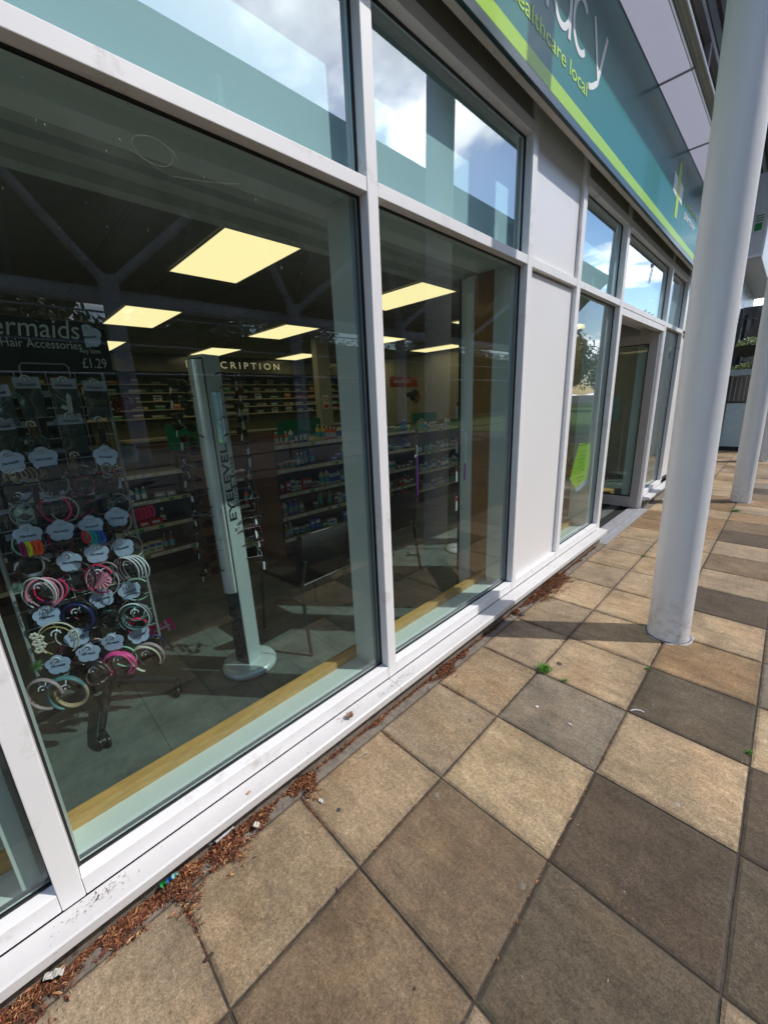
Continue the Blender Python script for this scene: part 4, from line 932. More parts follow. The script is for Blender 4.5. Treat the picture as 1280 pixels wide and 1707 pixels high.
# ================================================================== SHELVING AND STOCK
PC = {'white': (235, 236, 232), 'cream': (225, 212, 170), 'green': (50, 150, 80), 'red': (200, 35, 35), 'orange': (230, 110, 35), 'blue': (45, 95, 190), 'teal': (70, 165, 175), 'purple': (105, 60, 165), 'brown': (110, 72, 45), 'yellow': (235, 200, 60), 'grey': (160, 162, 160)}
def pm(c): return cmat('packaging_'+c, PC[c], .45, var=.05)
protoP = {}
def product_mesh(shape, c):
    k = (shape, c)
    if k in protoP: return protoP[k]
    m = MB(); mats = [pm(c), M_cardw if c not in ('white', 'cream') else pm('blue'), pm('teal' if c != 'teal' else 'white')]
    if shape == 'carton': m.box(-.02, .02, -.027, .027, 0, .105); m.box(.0202, .0206, -.022, .022, .055, .085, 1); m.box(.0202, .0206, -.022, .010, .02, .038, 2)
    if shape == 'low carton': m.box(-.03, .03, -.045, .045, 0, .055); m.box(.0302, .0306, -.04, .022, .022, .042, 1); m.box(.0302, .0306, -.04, .04, .006, .012, 2)
    if shape == 'bottle': m.lathe([(0, 0), (.020, 0), (.022, .004), (.022, .085), (.016, .10), (.008, .108), (.008, .114)], n=14); m.lathe([(.0225, .02), (.0225, .07)], n=14, mi=1); m.lathe([(.010, .114), (.010, .135), (0, .136)], n=12, mi=1)
    if shape == 'tub': m.lathe([(0, 0), (.028, 0), (.030, .003), (.030, .05), (0, .05)], n=16); m.lathe([(.032, .0505), (.032, .07), (0, .071)], n=16, mi=1); m.lathe([(.0305, .012), (.0305, .036)], n=16, mi=2)
    if shape == 'pump bottle': m.lathe([(0, 0), (.025, 0), (.027, .004), (.027, .11), (.012, .125), (.012, .138)], n=14); m.lathe([(.0275, .03), (.0275, .085)], n=14, mi=2); m.tube([(0, 0, .138), (0, 0, .155), (.03, 0, .155)], .004, 6, mi=1)
    protoP[k] = m.mesh(shape.replace(' ', '_')+'_'+c, mats); return protoP[k]
def stock(unit, face, ya, yb, z, sn, shapes, cols, fill=.9, grp=None, runs=3):
    y = ya+.05; i = 0; c = rnd.choice(cols); sh = rnd.choice(shapes); run = 0
    step = {'carton': .062, 'low carton': .1, 'bottle': .052, 'tub': .07, 'pump bottle': .062}
    while y < yb-.05 and i < 18:
        if run <= 0: c = rnd.choice(cols); sh = rnd.choice(shapes); run = rnd.randint(1, runs)
        if rnd.random() < fill:
            o = bpy.data.objects.new(sh.replace(' ', '_'), product_mesh(sh, c)); COL.objects.link(o)
            o.location = (face-.05-rnd.uniform(0, .03), y+step[sh]/2, z+.001); o.rotation_euler = (0, 0, rnd.uniform(-.12, .12)); k = rnd.uniform(.88, 1.1); o.scale = (k, k, k)
            tag(o, f'{c} {sh}, {ORD[i]} from the left on the {sn} of the {unit}', sh, grp or f'stock on the {unit}')
            i += 1
        y += step[sh]; run -= 1
SHN = ['top shelf', 'second shelf', 'third shelf', 'fourth shelf', 'lowest shelf']
def gondola(label, unit, face, ya, yb, zs, top, end=None, back=.42, shapes=('carton', 'bottle', 'tub', 'low carton', 'pump bottle'), cols=tuple(PC), fill=.85, dn=.03):
    t = root('shelving_unit', label, 'shelving', (face, (ya+yb)/2, 0), 'retail shelving inside the shop')
    m = MB(); m.box(face-back-.02, face-back, ya, yb, 0, top); part('back_panel', m, M_shelf, t)
    for y in (ya, yb):
        m = MB(); m.box(face-back, face+.0, y-.012, y+.012, 0, top); part('end_panel', m, M_brown if end else M_shelf, t)
    m = MB(); m.box(face-back, face-.01, ya+.013, yb-.013, .0, .09); part('kickboard', m, M_black, t)
    for k, z in enumerate(zs):
        m = MB(); m.box(face-back, face, ya+.013, yb-.013, z-.022, z); sh = part('shelf', m, M_shelf, t)
        e = MB(); e.box(face+.0005, face+.006, ya+.013, yb-.013, z-.034, z+.002); pe = part('price_strip', e, M_rail, sh)
        q = MB(); y = ya+.05
        while y < yb-.07:
            if rnd.random() < .7: q.box(face+.0062, face+.007, y, y+.045, z-.030, z-.004, mi=rnd.choice([0, 0, 0, 1]))
            y += rnd.choice([.055, .07, .12])
        part('price_ticket', q, [M_cardw, pm('green')], sh)
        stock(unit, face, ya, yb, z, SHN[min(k, 4)], shapes, cols, fill)
    return t
gondola('low walnut ended shelving unit behind the first chair, cream price strips', 'walnut ended shelving', -2.1, 1.86, 3.25, [1.17, .94, .70, .47, .25], 1.29, end=True)
gondola('narrow shelving bay set back left of the walnut end panel', 'narrow shelving bay', -2.52, 1.38, 1.83, [.86, .58, .37, .16], 1.18, end=True, fill=.7)
gondola('long low shelving unit behind the hair accessory spinner', 'shelving behind spinner', -2.9, -.5, 1.34, [.97, .72, .47, .2], 1.15, cols=('red', 'orange', 'teal', 'white', 'grey', 'brown', 'cream'))
gondola('dark green edged shelving seen at the left of the second window', 'green edged shelving', -2.6, 3.38, 4.45, [1.12, .866, .59, .33, .12], 1.14, cols=('red', 'brown', 'yellow', 'white', 'blue'))
gondola('pale edged shelving seen behind the column reflection in the second window', 'pale edged shelving', -2.6, 4.50, 5.75, [1.10, .77, .48, .2], 1.2, cols=('white', 'grey', 'cream', 'teal'))
# dispensary at the back
t = root('dispensary', 'dark dispensary bulkhead with lit cream lettering above wall shelves at the back', 'dispensary', (-8.2, 4.4, 0))
m = MB(); m.box(-8.4, -8.2, .6, 8.3, 2.34, 2.688); part('bulkhead', m, mat('grey_bulkhead', (.13, .13, .13), .18), t)
M_lit = mat('lit_cream_letter', (.8, .75, .5), .5, emit=(1., .84, .5), estr=.28)
text_part('lettering', fit_text('prescription', 'PRESCRIPTION', 2.28, .21, offset=.005, spacing=1.5), M_lit, t, (-8.196, 3.42, 2.44), FX, FY)
m = MB(); m.box(-9.05, -9.0, .6, 8.3, 0, 2.4); part('wall_panel', m, mat('olive_wall_panel', (.20, .19, .12), .6), t)
zz_ = [2.12, 1.94, 1.76, 1.58, 1.40]
for k, z in enumerate(zz_):
    m = MB(); m.box(-8.99, -8.72, .7, 8.2, z-.015, z); m.box(-8.719, -8.715, .7, 8.2, z-.02, z+.003, mi=1); part('shelf', m, [M_shelf, M_rail], t)
for y in (.7, 2.2, 3.7, 5.2, 6.7, 8.2):
    m = MB(); m.box(-8.99, -8.73, y-.01, y+.01, 1.3, 2.33); part('upright', m, M_shelf, t)
m = MB(); m.box(-7.6, -7.0, 1.8, 7.6, 0, 1.0); part('counter', m, M_brown, t)
m = MB(); m.box(-7.65, -6.95, 1.75, 7.65, 1.002, 1.04); part('worktop', m, mat('pale_worktop', (.4, .38, .33), .4), t)
for k, z in enumerate(zz_):
    for j in range(18):
        y = .85+.41*j+rnd.uniform(-.05, .05); sh = rnd.choice(['low carton', 'carton', 'tub']); c = rnd.choice(['white', 'cream', 'grey', 'cream', 'orange', 'green'])
        o = bpy.data.objects.new(sh.replace(' ', '_'), product_mesh(sh, c)); COL.objects.link(o); o.location = (-8.8, y, z+.001); kk = rnd.uniform(1.05, 1.4); o.scale = (kk, kk*2.7, kk)
        tag(o, f'{c} {sh}, {ORD[j]} from the left on the {SHN[k]} of the dispensary wall', sh, 'stock on the dispensary wall')
# green header boards standing on the shelving
def board(lab, x, y0, y1, z0, z1, text):
    t = root('header_board', lab, 'sign', (x, y0, z0), 'green boards on the shelving')
    m = MB(); m.box(x-.004, x, y0, y1, z0, z1); part('board', m, M_litter, t)
    if text: text_part('lettering', fit_text('hb', text, (y1-y0)*.72, .045, shear=.25), mat('pale_green_print', (.35, .55, .42), .5), t, (x+.001, y0+(y1-y0)*.14, z0+.03), FX, FY)
board('dark green board lettered for eye and allergy, on the walnut ended shelving', -2.16, 1.96, 2.46, 1.195, 1.395, 'for eye & allergy')
board('plain dark green board left of the silver sunglasses stand', -2.98, 1.24, 1.62, 1.155, 1.40, '')
board('teal green board seen through the column reflection in the second window', -2.9, 4.75, 5.35, 1.205, 1.34, '')
m = MB(); t = root('hanging_sign', 'orange red hanging sign with blurred pale lettering, seen in the second window', 'sign', (-5, 6.9, 1.95))
m.box(-5.02, -5, 6.45, 7.35, 1.84, 2.06); part('board', m, cmat('orange_sign', (170, 62, 30), .5), t)
m = MB()
for i in range(9): m.box(-4.998, -4.996, 6.55+.065*i, 6.59+.065*i, 1.93, 1.985+.02*(i % 3 == 1))
part('lettering', m, pm('cream'), t)
m = MB(); m.tube([(-5.01, 6.6, 2.06), (-5.01, 6.6, 2.69)], .003, 5); m.tube([(-5.01, 7.2, 2.06), (-5.01, 7.2, 2.69)], .003, 5); part('hanger', m, M_steel, t)
# no entry notice on the pillar at the back
t = root('interior_pillar', 'pale pillar in the shop with a small red and white notice', 'pillar', (-4.9, 4.62, 0))
m = MB(); m.box(-5.0, -4.85, 4.45, 4.72, 1.06, 2.688); part('shaft', m, M_wall, t)
m = MB(); m.box(-4.848, -4.846, 4.50, 4.64, 1.45, 1.70); part('notice', m, pm('white'), t)
m = MB(); m.tube([(-4.844, 4.57+.045*math.cos(a*.4), 1.62+.045*math.sin(a*.4)) for a in range(16)], .006, 6, closed=True); m.tube([(-4.844, 4.54, 1.65), (-4.844, 4.60, 1.59)], .005, 5); m.box(-4.8455, -4.8445, 4.52, 4.62, 1.47, 1.53); part('symbol', m, pm('red'), t)
# white hook rack beside the casing
HY = 3.28
t = root('hook_rack', 'white hook rack with red and white packets beside the timber board', 'display rack', (-1.0, 3.28, 0))
m = MB(); m.tube([(-1.0, HY, 0), (-1.0, HY, 1.75)], .012, 10); m.lathe([(0, 0), (.16, 0), (.16, .015), (0, .02)], (-1.0, HY, 0), 30); part('pole', m, M_cardw, t)
for k, z in enumerate((1.55, 1.22, .95, .66)):
    for q in (-1, 1):
        m = MB(); m.tube([(-1.0, HY, z), (-.93, HY-.07*(q > 0)-.02, z-.012), (-.85, HY-.14*(q > 0)-.04, z-.010), (-.83, HY-.16*(q > 0)-.05, z+.02)], .004, 6); part('hook', m, M_cardw, t)
    m = MB(); m.box(-.93, -.925, HY-.20, HY-.14, z-.19, z-.05); m.box(-.924, -.9235, HY-.20, HY-.14, z-.09, z-.052, mi=1); tag(part('hanging_packet', m, [M_cardw, pm('red')]), f'white and red packet on the {["topmost", "second", "third", "lowest"][k]} hooks of the white rack', 'packet', 'packets on the white hook rack')

# ================================================================== PERSON BEHIND THE SHELVES
def person():
    t = root('person', 'person with dark tied back hair in a beige top, half hidden behind the shelves', 'person', (0, 0, 0))
    V = [(0, 0, .98), (0, 0, 1.12), (0, .01, 1.28), (0, .01, 1.41), (0, 0, 1.49), (.0, -.005, 1.56),
         (-.17, .01, 1.40), (-.23, .02, 1.14), (-.19, -.16, .98), (.17, .01, 1.40), (.23, .02, 1.14), (.19, -.16, .98),
         (-.09, 0, .90), (-.10, -.01, .50), (-.10, .02, .08), (-.10, -.12, .03), (.09, 0, .90), (.10, -.01, .50), (.10, .02, .08), (.10, -.12, .03)]
    Eg = [(0, 1), (1, 2), (2, 3), (3, 4), (4, 5), (3, 6), (6, 7), (7, 8), (3, 9), (9, 10), (10, 11), (0, 12), (12, 13), (13, 14), (14, 15), (0, 16), (16, 17), (17, 18), (18, 19)]
    Rr = [.14, .12, .135, .12, .05, .05, .06, .045, .03, .06, .045, .03, .09, .058, .04, .03, .09, .058, .04, .03]
    me = bpy.data.meshes.new('body'); me.from_pydata(V, Eg, []); o = bpy.data.objects.new('body', me); COL.objects.link(o)
    sk = o.modifiers.new('skin', 'SKIN'); ss = o.modifiers.new('sub', 'SUBSURF'); ss.levels = 2; ss.render_levels = 2
    for i, v in enumerate(me.skin_vertices[0].data): v.radius = (Rr[i]*(1.15 if i < 4 else 1), Rr[i]*(.8 if i < 4 else 1)); v.use_root = (i == 0)
    me.materials.append(cmat('beige_top', (150, 138, 112), .8)); o.parent = t
    h = MB(); h.blob((0, -.01, 1.655), .078, .095, .118, 18); h.blob((0, -.105, 1.645), .012, .018, .02, 8); h.blob((-.08, 0, 1.65), .012, .02, .03, 8); h.blob((.08, 0, 1.65), .012, .02, .03, 8)
    part('head', h, cmat('skin', (150, 105, 82), .55), t, local=True)
    h = MB(); h.blob((-.032, -.093, 1.668), .012, .006, .006, 8); h.blob((.032, -.093, 1.668), .012, .006, .006, 8); part('eyes', h, M_black, t, local=True)
    h = MB(); h.blob((0, -.096, 1.60), .024, .006, .006, 8); part('mouth', h, cmat('lip', (120, 60, 55), .5), t, local=True)
    h = MB(); h.blob((0, .018, 1.685), .094, .098, .115, 18, amp=.02); h.blob((0, .13, 1.70), .045, .045, .05, 12, amp=.06); part('hair', h, cmat('dark_hair', (26, 22, 20), .5), t, local=True)
    for s in (-1, 1):
        h = MB(); h.blob((s*.19, -.20, .975), .035, .045, .016, 8)
        for f in range(4): h.tube([(s*(.165+.016*f), -.235, .975), (s*(.165+.016*f), -.265-.006*(f in (1, 2)), .970), (s*(.165+.016*f), -.285, .958)], .008, 6)
        h.tube([(s*.16, -.19, .975), (s*.140, -.215, .97), (s*.138, -.235, .965)], .009, 6); part('hand', h, MATS['skin'], t, local=True)
    t.location = (-3.8, 5.86, .0); t.rotation_euler = (0, 0, R(140)); t.scale = (.97, .97, .97)
person()

# ================================================================== THINGS ON AND BEHIND THE GLASS
t = root('window_poster', 'lime green hexagonal poster with fine print stuck low on the side window', 'poster', (-.075, 3.9, .85))
P = [(3.632, .775), (3.79, 1.03), (3.80, 1.085), (4.09, 1.05), (4.105, .95), (4.10, .70), (3.79, .665)]
P = [(3.640, .78), (3.755, 1.01), (3.80, 1.09), (4.10, 1.06), (4.12, .86), (4.09, .715), (3.80, .672)]
m = MB(); m.prism([(p[0], p[1]) for p in reversed(P)], (-.085, 0, 0), FX, FY, -.001); part('sheet', m, cmat('lime_poster', (175, 220, 30), .5), t)
m = MB(); m.box(-.0838, -.0832, 3.80, 4.09, 1.06, 1.068); 
for k in range(9): m.box(-.0836, -.083, 3.80+.004*k, 3.80+.16+.012*(k % 3), 1.0-.034*k, 1.004-.034*k)
part('print', m, cmat('poster_print', (95, 135, 20), .6), t)
m = MB(); m.prism([(3.80, .62), (4.07, .66), (4.088, .712), (3.80, .669)], (-.0855, 0, 0), FX, FY, .001); part('footer', m, M_card, t)
tag(part('door_number', (lambda me: me)(MB().add([], [])), M_black), None) if False else None
o = text_part('door_number', fit_text('seven', '7', .085, .26, shear=.2, offset=.02), cmat('blue_vinyl', (30, 70, 160), .4), None, (-.044, 5.29, 2.62), FX, FY)
tag(o, 'blue number 7 stuck on the fanlight above the door', 'door number')
for lab, y, z0, z1, c1, c2, nm in (('thin purple stick with a white tip hanging inside the second window', 1.535, 1.035, 1.30, 'purple', 'white', 'hanging_stick'), ('thin white stick with a purple lower end, right of the all purple one', 1.968, 1.05, 1.33, 'white', 'purple', 'hanging_stick')):
    t = root(nm, lab, 'window ornament', (-.085, y, z0), 'coloured sticks on the second window')
    zc = z1-.05 if c1 == 'purple' else z0+.10
    lo = MB(); lo.tube([(-.085, y, z0), (-.085, y+.001, zc)], .0035 if c1 == 'purple' else .005, 8); part('lower_stick', lo, cmat('violet_plastic', (150, 60, 175), .4), t)
    hi = MB(); hi.tube([(-.085, y+.001, zc), (-.084, y+.002, z1-.01), (-.084, y-.004, z1)], .003, 8); part('upper_stick', hi, cmat('pale_plastic', (185, 205, 215), .4), t)
    if c1 == 'purple': h = MB(); h.tube([(-.085, y, z1-.055), (-.085, y-.012, z1-.05), (-.085, y-.014, z1-.062)], .003, 6); part('hook', h, M_cardw, t)
t = root('wet_floor_sign', 'yellow folding wet floor sign standing inside the doorway', 'floor sign', (-1.6, 8.0, 0))
for q in (-1, 1):
    m = MB(); m.add([(-1.6-.14, 8.0+q*.13, 0), (-1.6+.14, 8.0+q*.13, 0), (-1.6+.10, 8.0+q*.012, .62), (-1.6-.10, 8.0+q*.012, .62)]+[(-1.6-.14, 8.0+q*.142, 0), (-1.6+.14, 8.0+q*.142, 0), (-1.6+.10, 8.0+q*.024, .62), (-1.6-.10, 8.0+q*.024, .62)], [(0, 1, 2, 3), (7, 6, 5, 4), (0, 4, 5, 1), (1, 5, 6, 2), (2, 6, 7, 3), (3, 7, 4, 0)])
    part('leaf', m, cmat('safety_yellow', (215, 180, 20), .45), t)
m = MB(); yb = 8.0-.148
for a, b in (((-1.68, .20), (-1.52, .20)), ((-1.52, .20), (-1.6, .36)), ((-1.6, .36), (-1.68, .20))):
    f = lambda z: 8.0-.142+(z/.62)*.118-.003
    m.tube([(a[0], f(a[1]), a[1]), (b[0], f(b[1]), b[1])], .006, 6)
part('warning_triangle', m, M_black, t)
m = MB(); m.box(-1.6, -1.0, 8.34, 8.348, 1.02, 1.48); o = part('wall_notice', m, cmat('pale_blue_notice', (150, 185, 205), .6)); tag(o, 'pale blue paper notice on the wall inside the doorway', 'notice')
m = MB(); m.box(-1.9, -.35, 4.5, 6.0, .001, .012, bev=.004); o = part('door_mat', m, mat('charcoal_matting', (.02, .021, .023), .95, bump=.6, bscale=200)); tag(o, 'charcoal entrance mat behind the open door', 'door mat')
m = MB(); m.box(-.75, -.45, 6.2, 6.45, .001, .14, bev=.003); o = part('parcel', m, cmat('brown_cardboard', (185, 140, 80), .8)); tag(o, 'small brown cardboard box on the floor beyond the open door leaf', 'box')

# ================================================================== DEBRIS, LITTER AND WEEDS ON THE PAVING
SCL = 1.
def flakes(n, fn, cols, name):
    m = MB()
    for _ in range(n):
        r = fn()
        if not r: continue
        x, y, z = r; l = rnd.uniform(.002, .0095)*SCL*(1.5 if rnd.random() < .12 else 1); w_ = l*rnd.uniform(.12, .42); a = rnd.uniform(0, math.pi)
        d = Vector((math.cos(a), math.sin(a), rnd.uniform(-.35, .55))).normalized()*l; e = Vector((-math.sin(a), math.cos(a), rnd.uniform(-.5, .5))).normalized()*w_; p = Vector((x, y, z)); k = Vector((0, 0, w_*.8))
        mi = rnd.choices(range(len(cols)), weights=[c[1] for c in cols])[0]
        m.add([p-d, p+e*.8+k, p+d, p-e*.8+k], [(0, 1, 2, 3)], mi)
    return part(name, m, [c[0] for c in cols])
DB = [(cmat('flake_rust', (132, 78, 50), .8, var=.3, scale=200), 5), (cmat('flake_tan', (178, 124, 84), .8), 3), (cmat('flake_dark', (62, 36, 24), .85), 3), (cmat('flake_straw', (205, 165, 115), .8), .7), (cmat('flake_mid', (104, 58, 38), .8), 4)]
def width(y):
    w = .012
    for c, s, a in ((-.25, .12, .07), (-.02, .10, .055), (.14, .07, .10), (.30, .09, .085), (.42, .06, .05), (.62, .055, .075), (1.06, .05, .02), (1.60, .12, .06), (1.78, .06, .045), (2.44, .06, .05), (2.80, .16, .085), (3.02, .15, .11), (3.20, .1, .10), (3.75, .15, .02)):
        w = max(w, 1.35*a*math.exp(-((y-c)/s)**2))
    return w
def dbf():
    y = rnd.uniform(-.45, 4.2); w = width(y)
    if rnd.random() > (.10+w*9): return None
    x = .024+abs(rnd.gauss(0, .55))*w*1.0+.0*rnd.random(); 
    if x > .024+w*1.5: return None
    if mnoise.noise(Vector((x*38, y*16, 3)))+.35*mnoise.noise(Vector((x*120, y*90, 8))) < -.12+.5*((x-.024)/(w*1.5+.001))-.25: return None
    hgt = max(.0, (w-.02)*.36*(1-(x-.024)/(w*1.5+.001)))
    return (x, y, .001+rnd.uniform(0, 1)*hgt+.002)
d1 = flakes(70000, dbf, DB, 'leaf_litter'); tag(d1, 'rusty brown leaf litter and bud scales drifted along the wall foot', 'leaf litter', kind='stuff')
def joints():
    if rnd.random() < .5:
        j = rnd.choice([0, 1, 2, 3, 4, 5]); y = Y0+DY*(j-1)+rnd.gauss(0, .003); x = .11+abs(rnd.gauss(0, .08)); return (x, y, .0)
    y = rnd.uniform(-.2, 4); x = rnd.choice([.4405, .891])+rnd.gauss(0, .003); return (x, y, -.001)
SCL = .6
d2 = flakes(2200, joints, DB, 'joint_debris'); tag(d2, 'fine brown debris caught in the paving joints', 'debris', kind='stuff')
SCL = .5
sc = flakes(320, lambda: (rnd.uniform(.03, 1.8), rnd.uniform(-.3, 4.5), .003), [(DB[2][0], 2), (DB[0][0], 1), (cmat('pale_grit', (185, 180, 165), .8), 2)], 'scattered_grit'); tag(sc, 'scattered grit and tiny flakes on the paving slabs', 'grit', kind='stuff')
SCL = .45
sl_ = flakes(420, lambda: (lambda c: (c[0]+rnd.gauss(0, .012), c[1]+rnd.gauss(0, .05), .1605))(rnd.choice([(.03, -.06), (.03, -.03), (.04, 1.25), (.05, 1.13), (.03, .9), (.02, 2.3)])), [(DB[2][0], 4), (DB[4][0], 1)], 'sill_debris'); tag(sl_, 'dark crumbs and dirt specks lying on the white sill', 'debris', kind='stuff')
def single(name, mb, m_, lab, cat): return tag(part(name, mb, m_), lab, cat)
def scrap(name, x, y, l, w_, h, rot, rgb, lab, cat, z=.006):
    m = MB(); c, s = math.cos(rot), math.sin(rot); n = 6; vs = []
    for i in range(n+1):
        for j in range(3):
            u = (i/n-.5)*l; v = (j/2-.5)*w_*(1+.15*math.sin(i*2.1)); zz2 = z+h*(.5+.5*math.sin(i*1.7+j*1.3))
            vs.append((x+c*u-s*v, y+s*u+c*v, zz2))
    top = len(vs); vs += [(a, b, cc-.0012) for a, b, cc in vs]
    fs = [(i*3+j, (i+1)*3+j, (i+1)*3+j+1, i*3+j+1) for i in range(n) for j in range(2)]; fs += [tuple(top+q for q in reversed(f)) for f in fs]
    m.add(vs, fs); return single(name, m, cmat(name+'_'+'_'.join(map(str, rgb)), rgb, .6, var=.2, scale=90), lab, cat)
scrap('paper_strip', .036, .300, .068, .009, .002, R(94), (200, 200, 205), 'narrow white paper strip lying in the leaf litter by the wall', 'litter', .044)
scrap('paper_scrap', .026, .250, .014, .012, .002, R(70), (205, 205, 208), 'small white paper square at the end of the paper strip', 'litter', .044)
scrap('paper_scrap', .075, .400, .020, .018, .004, R(30), (195, 190, 180), 'crumpled pale scrap on the litter drift right of the paper strip', 'litter', .026)
scrap('foil_scrap', .045, -.185, .045, .018, .008, R(60), (190, 188, 182), 'crumpled pale foil scrap in the lowest litter drift at bottom left', 'litter', .034)
scrap('paper_scrap', .16, .628, .018, .012, .005, R(10), (190, 188, 185), 'tiny crumpled grey scrap beyond the bushy litter patch', 'litter', .004)
t = root('sweet_wrapper', 'green and blue shiny sweet wrapper lying on the leaf litter', 'litter', (.042, .112, .012))
def wr(y0, rgb, nm, l):
    m = MB(); vs = []
    for i in range(5):
        for j in range(3): vs.append((.034+.007*j+.003*math.sin(i*2), y0+l*i/4, .046+.004*math.sin(i*1.9+j)))
    m.add(vs, [(i*3+j, (i+1)*3+j, (i+1)*3+j+1, i*3+j+1) for i in range(4) for j in range(2)]); part(nm, m, cmat('wrapper_'+nm, rgb, .25), t)
wr(.085, (20, 140, 70), 'green_end', .018); wr(.1032, (35, 90, 150), 'blue_middle', .016); wr(.1195, (130, 190, 190), 'pale_end', .018)
m = MB()
for k in range(14):
    a = rnd.uniform(0, 6.3); d = Vector((math.cos(a)*.012, math.sin(a)*.017, rnd.uniform(0, .008))); e = Vector((-math.sin(a)*.008, math.cos(a)*.008, rnd.uniform(-.004, .006)))
    m.add([(.046, .885, .162), tuple(Vector((.046, .885, .164))+d+e), tuple(Vector((.046, .885, .170))+d*1.2), tuple(Vector((.046, .885, .163))+d-e)], [(0, 1, 2, 3)])
m.tube([(.046, .885, .166), (.03, .86, .164), (.018, .835, .1625)], .0006, 5)
single('dead_leaf', m, cmat('curled_leaf', (140, 105, 85), .8, var=.4, scale=120), 'curled brown dead leaf on the white sill near the middle mullion', 'leaf')
m = MB(); m.blob((.05, .40, .1605), .005, .009, .0015, 10); single('seed_husk', m, cmat('husk', (170, 130, 95), .7), 'small tan seed husk on the white sill below the big window', 'seed')
m = MB(); m.tube([(.118, .858, .004), (.124, .872, .008), (.126, .888, .010), (.130, .905, .006)], .0016, 6); single('twig', m, cmat('pale_twig', (190, 180, 165), .7), 'thin pale bent twig on the tan slab by the wall', 'twig')
m = MB(); m.blob((.091, 2.457, .007), .016, .026, .009, 12, amp=.05); single('pebble', m, cmat('dark_pebble', (52, 52, 55), .6), 'flat dark grey pebble beside the leaf litter near the panel', 'pebble')
for x, y, rx, ry, lab in ((.71, 2.06, .016, .02, 'dark chewing gum spot nearest the grass tuft'), (.225, .657, .010, .007, 'dark gum blob on the tan slab under the big window'), (.42, .50, .012, .006, 'dark bark chip on the slab in front of the litter')):
    pass
for x, y, r, rgb, lab in ((1.02, .62, .013, (58, 52, 46), 'dark gum spot low on the large green grey slab'), (1.16, 1.55, .010, (150, 142, 128), 'pale gum spot on the tan slab left of the right edge joint'), (.70, .33, .009, (50, 45, 40), 'black gum spot on the brown slab nearest the camera'), (.505, 2.085, .017, (72, 66, 62), 'flat dark gum spot on the slab beyond the grass tuft'), (.237, .655, .0085, (60, 62, 66), 'small dark grey gum blob on the tan slab under the big window'),
                       (.558, 1.678, .0075, (215, 215, 210), 'round white gum spot on the grey slab'), (.475, .96, .012, (120, 108, 92), 'faint grey gum spot on the tan slab joint'), (.36, 1.38, .011, (125, 112, 98), 'faint pale gum spot at the slab joint below the wall'), (.86, .905, .012, (110, 100, 88), 'grey gum spot near the right corner of the brown slab')):
    m = MB(); m.lathe([(r, .0006), (r*.8, .0018), (0, .0022)], (x, y, 0), 14); single('gum_spot', m, cmat('gum_%d_%d' % (rgb[0], rgb[2]), rgb, .7), lab, 'gum spot')
m = MB(); m.tube([(.905, 1.955+.0, .003), (.92, 1.975, .004), (.94, 1.985, .004), (.955, 1.985, .003)], .0022, 6); single('white_string', m, pm('white'), 'short curved white string on the dark slab in front of the column', 'string')
m = MB(); m.blob((.722, 1.671, .003), .010, .004, .003, 8); single('white_fleck', m, pm('white'), 'long white fleck on the grey slab below the grass tuft', 'fleck')
m = MB(); m.blob((.30, .13, .003), .006, .017, .0035, 8, amp=.1); single('bark_chip', m, cmat('bark', (64, 48, 36), .9), 'dark bark chip on the slab in front of the leaf litter', 'bark chip')
def tuft(x, y, n, hh, sp_, lab, cat='grass tuft'):
    m = MB()
    for _ in range(n):
        a = rnd.uniform(0, 6.283); r = abs(rnd.gauss(0, sp_*.45)); bx, by = x+r*math.cos(a), y+r*math.sin(a); ln = hh*rnd.uniform(.5, 1.1); a2 = a+rnd.gauss(0, .7); le = rnd.uniform(.2, 1.1); w_ = rnd.uniform(.0008, .0018)
        e = Vector((-math.sin(a2), math.cos(a2), 0))*w_; p0 = Vector((bx, by, 0)); p1 = p0+Vector((math.cos(a2)*le*ln*.4, math.sin(a2)*le*ln*.4, ln*.6)); p2 = p0+Vector((math.cos(a2)*le*ln*1.0, math.sin(a2)*le*ln*1.0, ln*(.95-.35*le)))
        m.add([p0-e, p0+e, p1+e*.8, p1-e*.8, p2], [(0, 1, 2, 3), (3, 2, 4)], rnd.choice([0, 0, 1]))
    o = part('weed', m, [cmat('blade_green', (72, 120, 34), .6), cmat('blade_bright', (112, 160, 50), .6)]); tag(o, lab, cat, 'weeds in the paving joints')
tuft(.467, 1.972, 420, .036, .036, 'bright green grass tuft at the slab corner in front of the column')
tuft(.585, 1.955, 70, .016, .016, 'tiny green sprig just right of the big grass tuft', 'weed')
tuft(.885, 2.36, 60, .014, .012, 'tiny green sprig in the joint below the column', 'weed')
tuft(1.335, 2.02, 60, .016, .012, 'tiny green sprig in the joint at the right edge of the picture', 'weed')
tuft(.455, 4.2, 110, .014, .05, 'low green weed in the joint beyond the near column', 'weed')
tuft(.93, 6.55, 260, .03, .06, 'green weed patch at the foot of the second column', 'weed')

